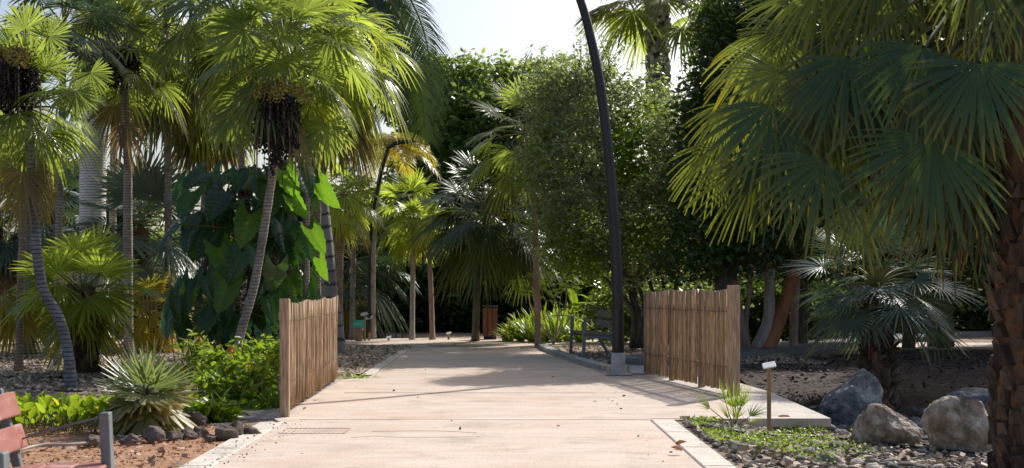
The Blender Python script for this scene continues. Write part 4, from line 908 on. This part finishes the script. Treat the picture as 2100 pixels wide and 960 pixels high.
# small foreground palm, left
D=10.9; bootargs_mat[124]='bootdk'
fan_palm('fan_palm','small stiff fan palm with silvery leaves on the rock edged bed',gr(300,890),[P(300,850,D),P(298,815,D)],.075,'fibre','fan_sv',
    [dict(n=13,R=.41,pl=.12,el=(80,5),droop=(.0,.06),nseg=14,spread=2.6,split=.32,wid=1.35),dict(c=P(296,812,D),n=18,R=.33,pl=.16,el=(15,-40),droop=(.05,.2),nseg=12,age0=.5,wid=1.3),dict(c=P(296,830,D),n=7,R=.36,pl=.14,el=(-20,-60),droop=(.05,.2),nseg=24,age0=.2)],124,
    bootargs=dict(pitch=.05,per=8,size=(.05,.06,.02),out=.7),flare=1.)
# small seedling plant on right
b=gr(1505,880); t=thing('fan_plant','small spiky green fan plant growing beside the right slab','plant',b)
rng=np.random.default_rng(77); mc=MB()
for (dx,dz,pl,R,age) in ((.02,1,.20,.28,0),(.35,1,.22,.26,0),(-.3,1,.25,.26,0),(-.8,.75,.3,.26,.05),(.75,.6,.2,.2,.1),(-.9,.2,.28,.2,.25),(.5,.2,.18,.17,.35),(-.5,.9,.12,.2,.0),(.2,.9,.1,.22,0)):
    fan_on_stalk(mc,b,np.array([dx,rng.uniform(-.4,.3),dz]),pl,R,rng,sag=.05,age=age,droop=.08,nseg=13,spread=2.0,split=.22,stem=.005,roll=rng.uniform(-.6,.6),wid=1.5,bend=.1)
mc.build('leaves',[M['strap'],M['stem']],t,off=b)
b=gr(735,775); t=thing('grass_tuft','small weedy tuft at near corner of the bark chip bed','plant',b); rng=np.random.default_rng(78); mc=MB()
for i in range(46):
    a=rng.uniform(0,2*PI); r=rng.uniform(0,.16); strip_leaf(mc,b+np.array([math.cos(a)*r*1.8,math.sin(a)*r,0]),np.array([math.cos(a)*.8,math.sin(a)*.8,rng.uniform(.3,1)]),rng.uniform(.08,.2),.012,.4,rng,K=4)
mc.build('leaves',M['strap'],t,off=b)

# near palm, top right: leaves set one by one
b=np.array([3.27,8.0,zg(3.27,8.0)]); rng=np.random.default_rng(500)
t=thing('fan_palm','large near fan palm with rough brown trunk and overhanging dark leaves','palm tree',b)
q=crom([b-Z*.1,b+np.array([-.02,0,1.0]),b+np.array([-.03,0,2.0]),b+np.array([.0,0,3.3])],40); mb=MB(); tube(mb,q,np.linspace(.2,.17,40),14,wob=.05,rng=rng); mb.build('trunk',M['fibre'],t,off=b)
mb=MB(); boots(mb,q[:27],np.linspace(.2,.18,27),rng,pitch=.085,per=11,size=(.095,.10,.04),out=.45)
for i in range(420):
    a=rng.uniform(0,2*PI); z=rng.uniform(.15,2.7); o_=np.array([math.cos(a),math.sin(a),0]); p0=b+o_*.11+Z*z; p1=p0+o_*rng.uniform(.02,.09)+np.array([rng.normal(0,.03),rng.normal(0,.03),rng.uniform(-.16,.08)]); tube(mb,crom([p0,(p0+p1)/2+o_*.02,p1],4),np.linspace(.003,.001,4),3,cap=False)
mb.build('leaf_bases',M['bootdk'],t,off=b,smooth=False)
mc=MB(); cc=b+np.array([-.05,0,3.05])
def nearleaf(hub,tip,R,droop=.35,age=0.,nseg=27,spread=3.3,face=(0,-1,.25),c=None,split=.52):
    hub=np.array(hub); tip=np.array(tip); ax=nrm(tip-hub); fc=np.array(face,float); nr=nrm(fc-ax*np.dot(fc,ax))
    c0=cc if c is None else c; mid=(c0+hub)/2+Z*.16*np.linalg.norm(hub-c0)
    tube(mc,crom([c0,mid,hub],8),np.linspace(.017,.009,8),6,mat=1,cap=False)
    fan_leaf(mc,hub,ax,nr,R,rng,nseg=nseg,spread=spread,droop=droop,age=age*.35,split=split,cup=.05,wid=1.0,mat=2 if age>.11 else 0)  # higher age picks the leaf colour brightened to look backlit
NL=[(1480,290,7.7,1350,480,.5,.3,.14,1.8),(1500,210,7.9,1400,380,.45,.3,.13,1.9), # hub px,py,dist, tip px,py, R(m), droop, age, spread
 (1740,117,6.9,1690,330,.60,.25,0,2.9),(1894,96,6.7,1850,300,.60,.2,0,2.9),(2008,128,6.6,2010,330,.62,.15,0,3.2),
 (1600,150,7.2,1450,170,.46,.15,.12,2.2),(1584,216,7.0,1500,400,.60,.35,.06,2.6),(1600,300,7.3,1540,500,.6,.3,.02,2.3),
 (1693,328,6.8,1600,520,.58,.25,.02,2.6),(1915,286,6.6,1820,500,.68,.25,.05,3.0),(1560,330,7.5,1380,500,.62,.25,.16,1.7),
 (1690,-30,7.4,1640,120,.5,.5,.22,2.4),(1800,-60,7.3,1760,120,.55,.5,.25,2.6),(1880,-70,7.6,1880,100,.5,.5,.2,2.6),(2000,-60,7.0,1990,120,.5,.5,.12,2.6),(2080,-30,7.2,2080,160,.5,.5,.1,2.6),
 (1640,-10,7.9,1520,40,.5,.3,.15,2.2),(1700,60,8.0,1560,120,.5,.3,.05,2.4),(1800,180,7.6,1740,340,.55,.35,.0,2.8),
 (1960,220,7.7,1900,420,.55,.4,.3,2.8),(1760,420,7.4,1730,560,.42,.3,.28,2.2),(1660,230,7.8,1560,330,.5,.4,.1,2.4),(1620,60,7.7,1480,90,.42,.2,.12,1.8)]
for (hx,hy,hd,tx,ty,R,dr,ag,spd) in NL:
    nearleaf(P(hx,hy,hd),P(tx,ty,hd-.15),R*.86,dr*.75,ag,spread=spd,face=(rng.uniform(-.35,.35),-1,rng.uniform(.1,.6)))
for i in range(20):   # deeper layer of hanging fans
    hx=rng.uniform(1560,2040); hy=rng.uniform(40,400)-.12*(2040-hx); dl=(1900-hx)/340*70+rng.uniform(-50,30)
    nearleaf(P(hx,hy,rng.uniform(7.4,8.1)),P(hx-dl,hy+200,7.6),rng.uniform(.46,.56),rng.uniform(.35,.6),rng.choice([0,0,.05,.2]),spread=rng.uniform(2.2,3.0),face=(rng.uniform(-.5,.5),-1,rng.uniform(.1,.7)))
for i in range(22):   # the rest of the crown, above and behind
    a=i*2.4; e=R_(80-70*i/22); d=np.array([math.cos(e)*math.cos(a),math.cos(e)*math.sin(a),math.sin(e)])
    fan_on_stalk(mc,cc+Z*.2,d,.95,.66,rng,sag=.15,droop=.3,stem=.014,age=0)
for i in range(26):   # dead brown thatch under the crown
    a=rng.uniform(0,2*PI); e=R_(rng.uniform(-70,-25)); d=np.array([-abs(math.cos(e)*math.cos(a)),math.cos(e)*abs(math.sin(a)),math.sin(e)])
    fan_on_stalk(mc,cc-Z*.15,d,rng.uniform(.3,.75),.5,rng,sag=.2,droop=.7,stem=.012,age=rng.uniform(.8,1),nseg=24)
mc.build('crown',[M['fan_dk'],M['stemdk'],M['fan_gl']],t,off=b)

# ------------------------------------------------------------------ elephant-ear climber
def ear_leaf(mb,hub,ax,nr,L,rng,age=0.,mat=0):
    ax=nrm(ax); sd=nrm(np.cross(ax,nr)); nr=np.cross(sd,ax); nu=29; nv=11; W=L*.36
    U=np.linspace(0,1,nu); S=np.linspace(-1,1,nv); V=[]; T=[]
    bend=rng.uniform(.1,.3); rl=rng.uniform(0,1)
    for u in U:
        wv=W*(math.sin(min(1,(u*.93+.16))**.75*PI)**.75 if u<.995 else .03)*(1+.07*math.sin(u*34))
        for s in S:
            back=-.24*L*(abs(s)**1.6)*(1-u)**2.0*2.0
            x=u*L+back+.10*L*abs(s)*(1-u); y=s*wv
            ph=math.sin((u*L-abs(s)*wv*.75)/L*46); z=abs(s)*wv*.22-bend*L*u*u-.35*(wv*abs(s))**2/L*abs(s)+.016*L*ph*min(1,abs(s)*2+.2)
            if s==0: z-=.015*L
            V.append(hub+ax*(x)+sd*y+nr*z); T.append((age+(.22 if (ph<-.85 or s==0) else 0),u,rl,1))
    i=(np.arange(nu-1)[:,None]*nv+np.arange(nv-1)[None,:]); q=np.stack([i,i+1,i+nv+1,i+nv],-1).reshape(-1,4)
    mb.add(V,q,mat,np.array(T))
rng=np.random.default_rng(600); b=gr(500,742); b[2]=0
t=thing('elephant_ear_vine','giant climber of dark heart shaped leaves behind the leaning palm','climbing plant',b)
mb=MB()
for i in range(7):
    x0=430+i*30; tube(mb,crom([P(x0+rng.uniform(-10,10),728,20),P(x0+rng.uniform(-25,25),600,20.1),P(x0+rng.uniform(-40,30),470,20.2),P(x0+rng.uniform(-50,30),370,20.2)],14),.05,8,wob=.1,rng=rng)
for i in range(60):
    a=P(rng.uniform(420,620),rng.uniform(360,600),20+rng.uniform(0,.4)); tube(mb,crom([a,a+np.array([rng.normal(0,.1),-.1,-.5]),a+np.array([rng.normal(0,.2),-.15,-1.1])],7),.008,4,cap=False)
mb.build('stem',M['bark'],t,off=b)
mc=MB()
ctr=[]
for i in range(120):
    for _ in range(30):
        px=rng.uniform(325,645); py=rng.uniform(335,735)
        if px<345+40*math.sin(py*.02)**2 or (py>640 and (px<360 or px>600)) : continue
        break
    d=rng.uniform(18.5,20.4); hub=P(px,py,d); side=(px-490)/160.
    ax=np.array([side*.3+rng.normal(0,.35),-.5+rng.normal(0,.3),-1+rng.normal(0,.3)]); nr=np.array([side*.5+rng.normal(0,.5),-1,.8+rng.normal(0,.5)])
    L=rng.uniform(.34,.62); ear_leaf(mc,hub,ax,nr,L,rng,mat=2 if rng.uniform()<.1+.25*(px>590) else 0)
    q0=np.array([0,20.2,0])+np.array([(rng.uniform(440,600)-1050)/F*20.2,0,hub[2]-.35]); tube(mc,crom([q0,(q0+hub)/2+Z*.12,hub],6),.013,5,mat=1,cap=False)
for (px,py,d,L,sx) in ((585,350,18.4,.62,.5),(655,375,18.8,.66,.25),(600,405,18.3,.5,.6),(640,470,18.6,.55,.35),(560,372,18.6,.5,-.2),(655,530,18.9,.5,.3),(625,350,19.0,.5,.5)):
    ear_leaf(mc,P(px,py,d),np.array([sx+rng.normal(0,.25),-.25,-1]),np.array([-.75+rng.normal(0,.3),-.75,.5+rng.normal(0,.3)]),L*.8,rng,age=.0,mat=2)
mc.build('leaves',[M['ear'],M['stemdk'],M['earlit']],t,off=b)

# ------------------------------------------------------------------ shrubs and low planting
def shrub(name,label,b,blobs,n,size,mat,seed,flowers=0,cat='shrub',asp=.42,group=None,cl=.05,kind=None):
    rng=np.random.default_rng(seed); t=thing(name,label,cat,b,group); mb=MB()
    B=np.array(blobs)
    for i in range(26):
        k=B[rng.integers(len(B))]; e=k[:3]+rng.normal(0,.45,3)*k[3:]; s=np.array([b[0]+(e[0]-b[0])*.5+rng.normal(0,.08),b[1]+(e[1]-b[1])*.5,b[2]])
        tube(mb,crom([s,(s+e)/2+rng.normal(0,.03,3),e],6),np.linspace(.011,.004,6),4,cap=False)
    mb.build('stems',M['bark'],t,off=b); mc=MB(); pos,br,cc=crown_points(rng,blobs,n,9,cl,.45)
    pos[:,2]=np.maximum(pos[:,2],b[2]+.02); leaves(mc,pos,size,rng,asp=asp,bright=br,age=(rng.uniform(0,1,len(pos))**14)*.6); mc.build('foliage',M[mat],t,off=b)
    if flowers:
        c2=cc[np.argsort(cc[:,1])][:len(cc)//2]
        for i in range(flowers):
            mf=MB(); q=c2[rng.integers(len(c2))]+np.array([0,-.02,.06]); leaves(mf,q+rng.normal(0,.018,(16,3)),.04,rng,asp=.6); mf.build('flower',M['orange'],t,off=b)
    return t
b=gr(505,845); 
def wb(px,py,d,rx,ry,rz): p=P(px,py,d); return (p[0],p[1],p[2],rx,ry,rz)
shrub('flowering_shrub','bright green shrub with orange flowers beside the left fence',gr(500,830),[wb(535,735,14.3,.28,.4,.26),wb(500,775,13.6,.36,.4,.26),wb(455,790,13.4,.3,.35,.22),wb(550,790,14.4,.22,.4,.25),wb(440,750,14.0,.16,.2,.2),wb(520,825,13.3,.34,.35,.16)],3400,.085,'lime',700,9,asp=.45)
shrub('leafy_clump','low leafy clump between the shrub and dark lava rocks',gr(430,862),[wb(435,842,11.9,.16,.16,.09),wb(400,850,11.9,.12,.12,.07),wb(462,846,12.0,.1,.1,.06)],420,.11,'lime',701,0,cat='plant',asp=.5)
shrub('leafy_clump','leafy sprout with upright stems above small palm at left',gr(400,800),[wb(395,715,14.5,.14,.14,.22),wb(390,760,14.5,.14,.14,.14)],260,.12,'strap',702,2,cat='plant',asp=.22)
# ground cover of big rounded upright leaves
rng=np.random.default_rng(710); mc=MB(); n=0
while n<520:
    px=rng.uniform(-60,262); x=rng.uniform(-4.9,-3.0); y=rng.uniform(10.75,12.1)
    if y<10.85+.0*x: pass
    h=rng.uniform(.05,.24); a=rng.uniform(0,2*PI); b0=np.array([x,y,zg(x,y)+.0])
    d=np.array([math.cos(a)*.45,math.sin(a)*.45-.15,1]); tp_=b0+nrm(d)*h
    tube(mc,[b0,tp_],.004,4,mat=1,cap=False)
    s=np.array([tp_]); 
    strip_leaf(mc,tp_,d+np.array([0,-.25,0]),rng.uniform(.09,.16),rng.uniform(.03,.05),.15,rng,age=(rng.uniform(0,1)**10)*.45,K=7,fold=.35); n+=1
tag(mc.build('ground_cover',[M['lime'],M['stem']]),'bright green leafy ground cover behind the left bench','ground cover',kind='stuff')
# weeds over the right pebbles
rng=np.random.default_rng(711); mc=MB(); pos=[]
for (px,py,r,k) in ((1480,905,.35,500),(1560,915,.3,450),(1640,905,.25,300),(1700,925,.3,400),(1440,898,.2,250),(1620,940,.3,300),(1420,880,.15,180),(1650,890,.2,200),(1450,872,.15,200)):
    c=gr(px,py); q=rng.normal(0,1,(k,3))*np.array([r*.6,r*.8,0]); pos.append(c+q+np.array([0,0,.045])+Z*rng.uniform(0,.025,(k,1)))
pos=np.vstack(pos); pos=pos[pos[:,0]>1.58]; leaves(mc,pos,.028,rng,asp=.5,two=False)
tag(mc.build('weeds',M['lime']),'tiny bright green weeds creeping over the pebbles','weeds',kind='stuff')
# strappy plants
rng=np.random.default_rng(720); strap=None
def strappy():
    r=np.random.default_rng(721); mc=MB()
    for i in range(46):
        a=r.uniform(0,2*PI); e=R_(r.uniform(25,80)); strip_leaf(mc,np.array([math.cos(a)*.05,math.sin(a)*.05,0]),np.array([math.cos(e)*math.cos(a),math.cos(e)*math.sin(a),math.sin(e)]),r.uniform(.45,.78),r.uniform(.02,.032),r.uniform(.15,.55),r,age=(r.uniform(0,1)**8)*.5)
    return mc.build('leaves',M['strap'],None)
proto=thing('strappy_plant','bright green clump of arching strap leaves in the bed behind the bench','plant',(0,0,0),'clumps of strap leaved plants in the bed'); lf=strappy(); lf.parent=proto
spots=[(1045,700,.8),(1068,700,.95),(1092,702,1),(1118,700,1.05),(1142,702,1),(1166,700,1.1),(1188,702,.95),(1080,694,1.05),(1108,693,1.1),(1135,693,1.1),(1160,692,1.15),(1184,692,1.1),(1208,696,.95),(1292,693,1),(1318,696,.9),(1055,692,.9),(1230,694,.8),(1270,692,.85)]
for k,(px,py,s) in enumerate(spots):
    o=proto if k==0 else copy_tree(proto)
    g=gr(px,py); o.location=tuple(g); o.rotation_euler=(0,0,rng.uniform(0,6)); o.scale=(s*1.4,s*1.4,s*1.5*rng.uniform(.85,1.1))
# banana/papaya style plant
b=gr(1135,706); t=thing('leafy_sapling','young tree with big light green leaves behind the strappy plants','plant',b); rng=np.random.default_rng(730); mb=MB(); mc=MB()
for i in range(6):
    e=P(1080+i*22+rng.uniform(-8,8),560+rng.uniform(-10,50),28.5+rng.uniform(-.6,.6)); tube(mb,crom([b,(b+e)/2+rng.normal(0,.08,3),e],8),np.linspace(.022,.008,8),5,cap=False)
    for k in range(13):
        a=rng.uniform(0,2*PI); strip_leaf(mc,e+rng.normal(0,.10,3),np.array([math.cos(a),math.sin(a),rng.uniform(-.2,.5)]),rng.uniform(.2,.36),.075,.35,rng,fold=.2)
for (x,y,dx,dz) in ((1140,620,-.6,.7),(1150,640,.7,.5),(1130,650,.9,.15),(1180,640,-.2,1)):
    strip_leaf(mc,P(x,y,28.5),np.array([dx,-.2,dz]),.95,.13,.4,rng,fold=.25,K=8)
mb.build('stems',M['barklt'],t,off=b); mc.build('leaves',M['lime'],t,off=b)

# ------------------------------------------------------------------ broadleaf trees
rr_=np.random.default_rng(800)
D=26
blobs=[wb(1130,180,D,.7,.9,.5),wb(1190,160,D,.8,.9,.45),wb(1150,235,D,.9,1.0,.75),wb(1210,215,D,1.2,1.1,.75),wb(1310,225,D,1.0,1.0,.6),wb(1125,345,D,.7,1,.8),wb(1190,320,D-.6,1.2,1.1,1.0),wb(1300,330,D-.4,1.2,1.1,1.0),wb(1130,440,D-.6,.75,.9,.8),wb(1220,440,D-.8,1.1,1.1,.9),wb(1330,450,D-.4,1.1,1,.9),wb(1390,350,D,.8,1,1),wb(1405,240,D-1.2,.6,.8,.6),wb(1425,380,D-1.5,.7,.8,.8),wb(1350,330,D-1.2,.7,.8,.8),wb(1170,520,D-.5,.75,.8,.6),wb(1270,540,D-.3,.9,.9,.6),wb(1370,540,D,.9,.9,.6)]
broad_tree('bushy_tree','grey green fine leaved tree with twiggy crown behind the lamp post',G(1310,716),[P(1305,640,D),P(1290,570,D),P(1270,480,D)],.1,blobs,38000,.10,M['olive'],M['bark'],801,per=12,cl=.11,whips=45,limbs=13,twigs=700,shell=.42,mat2=M['lime'],
    extra=lambda mb,rng:[tube(mb,crom([P(1312+k*8,712,D),P(1325+k*14,640,D-.2),P(1300+k*30,570,D),P(1240+k*45,500,D)],12),np.linspace(.07,.03,12),7,wob=.08,rng=rng) for k in range(-2,4)])
D=42
blobs=[wb(920,195,D,1.3,1.3,.95),wb(1000,190,D,1.3,1.3,.95),wb(1080,205,D,1.2,1.3,.95),wb(900,250,D,1.4,1.4,1.2),wb(980,250,D-1,1.4,1.4,1.2),wb(1060,270,D,1.4,1.4,1.2),wb(920,350,D,1.5,1.4,1.3),wb(1010,360,D-1,1.5,1.4,1.3),wb(860,350,D+1,1.2,1.4,1.5),wb(840,450,D,1.5,1.4,1.3),wb(940,450,D,1.5,1.4,1.3),wb(1040,460,D,1.5,1.4,1.3),wb(860,200,D+1,.8,1,.7),wb(1130,200,D,1.3,1.3,1.2),wb(1160,300,D,1.3,1.3,1.2),wb(960,140,D,.5,.6,.4),wb(1040,145,D,.4,.5,.4),wb(1100,150,D,.5,.5,.4),wb(890,140,D,.5,.6,.4)]
broad_tree('broadleaf_tree','dense dark green tree in the background above the path end',G(960,676),[P(960,550,D),P(965,420,D)],.28,blobs,44000,.23,M['oak_md'],M['bark'],802,per=12,cl=.2)
D=23.5
blobs=[wb(1490,60,D,.7,.9,.7),wb(1540,30,D,.9,.9,.7),wb(1600,60,D,.9,.9,.8),wb(1485,150,D,.75,.9,.8),wb(1540,150,D,1.0,1,.9),wb(1470,250,D,.75,.9,.8),wb(1530,260,D,1.1,1,1),wb(1620,220,D,1.1,1,1),wb(1450,360,D,.8,.9,.8),wb(1540,370,D,1.0,1,.9),wb(1470,460,D,.9,.9,.8),wb(1560,470,D,1.0,1,.8),wb(1640,380,D,1.1,1,1),wb(1430,530,D,.9,.9,.5),wb(1700,150,D+1,1.1,1,1),wb(1700,300,D+1,1.1,1,1)]
broad_tree('broadleaf_tree','very dark dense tree right of the date palm',G(1470,726),[P(1480,620,D),P(1500,500,D),P(1520,300,D)],.16,blobs,42000,.14,M['oak'],M['bark'],803,per=12,cl=.13,limbs=12)
D=28
blobs=[wb(px,py,D+rr_.uniform(-.5,.8),1.3,1.2,1.1) for px in range(1700,2200,90) for py in (-40,70,180,290,400,500)]
broad_tree('broadleaf_tree','huge dark tree closing the view behind the near palm at right',G(1930,711),[P(1930,600,D),P(1935,450,D),P(1930,250,D)],.25,blobs,42000,.2,M['oak'],M['bark'],805,per=12,cl=.18,limbs=12)
# multi-stem tree at right
D=25; b=gr(1560,722)
t=thing('multi_stem_tree','pale and orange barked multi stem tree right of the stick fence','tree',b); rng=np.random.default_rng(804)
for nm,mt,pts,r in (('stem','barklt',[(1548,722),(1575,660),(1578,590),(1582,480),(1590,380)],.11),('stem','barkor',[(1566,722),(1590,680),(1612,610),(1640,520),(1660,420)],.13),('stem','barkpk',[(1530,722),(1522,660),(1508,600),(1500,500),(1490,400)],.08),('stem','barkpk',[(1535,722),(1530,660),(1540,570),(1545,450)],.05)):
    mb=MB(); tube(mb,crom([P(x,y,D) for x,y in pts],16),np.linspace(r*1.2,r*.7,16),10,wob=.04,rng=rng); mb.build(nm,M[mt],t,off=b)
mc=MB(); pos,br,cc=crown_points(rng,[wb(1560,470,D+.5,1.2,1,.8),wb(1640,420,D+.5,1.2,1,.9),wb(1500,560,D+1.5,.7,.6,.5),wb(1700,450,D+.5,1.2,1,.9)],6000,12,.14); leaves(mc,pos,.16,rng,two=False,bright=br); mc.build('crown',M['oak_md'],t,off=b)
b=gr(1628,722); t=thing('palm_stump','short pale cut trunk standing right of the multi stem tree','trunk',b); mb=MB(); tube(mb,crom([b,b+Z*.6,b+Z*1.6+np.array([.05,0,0])],10),.09,10,wob=.05,rng=rng); mb.build('trunk',M['barkpk'],t,off=b)

# background trees: each its own place, a few shared crowns
def proto_tree(seed,mat,h,w,n,size,per=12):
    rng=np.random.default_rng(seed); t=thing('background_tree','tmp','tree',(0,0,0),'trees closing the garden background')
    bl=auto_blobs(rng,(0,0,h*.55),(w*.62,w*.62,h*.42),15,.42)
    mb=MB(); tp=crom([(0,0,-.1),(.1,0,h*.3),(0,.1,h*.6)],8); tube(mb,tp,np.linspace(.22,.1,8),8)
    for k in bl[:9]: tube(mb,crom([tp[4],(np.array(k[:3])+tp[4])/2,np.array(k[:3])],6),np.linspace(.09,.03,6),5,cap=False)
    mb.build('trunk',M['bark'],t); mc=MB(); pos,br,cc=crown_points(rng,bl,n,per,.2,.5); pos[:,2]=np.maximum(pos[:,2],.1+rng.uniform(0,.3,len(pos))); leaves(mc,pos,size,rng,two=False,bright=br); mc.build('crown',M[mat],t); return t
pts3=[proto_tree(811,'oak',6.5,3.6,15000,.24),proto_tree(812,'oak_md',6.0,3.4,14000,.22),proto_tree(813,'oak',5.0,3.8,14000,.26)]
used=[False]*3
BT=[ # x, y, kind, scale z, scale xy, label
 (-17,36,1,.85,1.1,'mid green tree at left edge of the background'),(-13.5,40,0,.85,1,'dark tree behind the curving palm trunk'),(-10.5,38,1,.62,1,'lower tree behind the thick pale royal palm'),(-8,41,0,.66,1,'tree behind the silver blue palm'),
 (-6.2,37,2,.85,.9,'low dark tree behind the elephant ear climber'),(-4.6,42,0,.75,.9,'dark tree behind the end of the left fence'),(-3.5,37.5,1,.55,.8,'mid green tree behind the teal sign'),(-1.8,38.5,2,.62,.9,'shady tree between the two slim palms'),
 (.3,37.5,2,.75,.9,'dark bushy tree behind the litter bin'),(2.5,38.5,0,.8,.9,'tree behind the papaya leaved sapling'),(4.8,40,2,1.1,.95,'dark tree behind the fine leaved tree'),(7.2,41,1,1.,.95,'mid green tree behind the orange barked stems'),
 (9.5,38,2,1.1,1,'dark tree behind the blue green palm'),(12,36,0,1.0,1,'dark tree at far right behind the walkway'),(14.5,31,2,1.3,1,'tall dark tree at right beyond the frame edge'),(12.8,27,0,1.6,.9,'tall tree added to shade the right bed'),(10.5,23.3,2,1.8,.75,'dark tree added right of the blue green palm for shade'),(15,24,0,1.3,.9,'tall tree beyond the right frame edge'),  # tall ones at and past the right edge added to shade the right bed
 (6.2,27.2,0,1.15,.65,'dark tree behind the multi stem tree'),(8.6,27.5,2,1.2,.7,'dense dark tree over the side walkway'),(17,38,0,1.3,1.1,'tall tree at far right background'),(-21,34,0,.9,1.1,'dark tree beyond the left frame edge')]
for k,(x,y,kd,sz,sx,lb_) in enumerate(BT):
    o=pts3[kd] if not used[kd] else copy_tree(pts3[kd]); used[kd]=True
    if y>34.9: y+=4.5; x*=1.08; sz*=1.08; sx*=1.08
    o.location=(x,y,0); o.rotation_euler=(0,0,k*1.7); o.scale=(sx,sx,sz); o['label']=lb_
# dark undergrowth / hedge masses
rng=np.random.default_rng(820)
def hedge(label,x0,x1,y,h,n,mat,seed,size=.2):
    rng=np.random.default_rng(seed); b=((x0+x1)/2,y,0); bl=[]
    x=x0
    while x<x1: bl.append((x,y+rng.uniform(-.5,.5),h*.45,.9,.7,h*.55*rng.uniform(.8,1.15))); x+=.9
    mc=MB(); pos,br,cc=crown_points(rng,bl,n,12,.16,.3); pos[:,2]=np.maximum(pos[:,2],.03); leaves(mc,pos,size,rng,two=False,bright=br); o=mc.build('hedge',M[mat],off=b); o.location=b; tag(o,label,'hedge')
hedge('long dark hedge closing the view beyond the crossing path',-7,9,39.5,3.0,26000,'oak',821,.3)
hedge('second darker hedge layer standing behind the long one',-9,11,42.5,2.6,18000,'oak',825,.42)
hedge('dark hedge along the left background',-18,-6,34.5,2.0,16000,'oak',822,.3)
hedge('dark hedge behind the side walkway at right',7,17,37.5,4.2,26000,'oak',823,.3)
hedge('dark undergrowth between fine leaved tree and stick fence',2.6,5.2,29.8,1.6,5000,'oak_md',824)

hedge('dark undergrowth behind the side walkway and orange trunk',4.8,8.4,30.2,1.5,7000,'oak',826)
hedge('dark undergrowth at far end of the side walkway',8.6,15,36.4,1.8,10000,'oak',827)
print('objects',len(bpy.data.objects),'polys',sum(len(o.data.polygons) for o in bpy.data.objects if o.type=='MESH'))
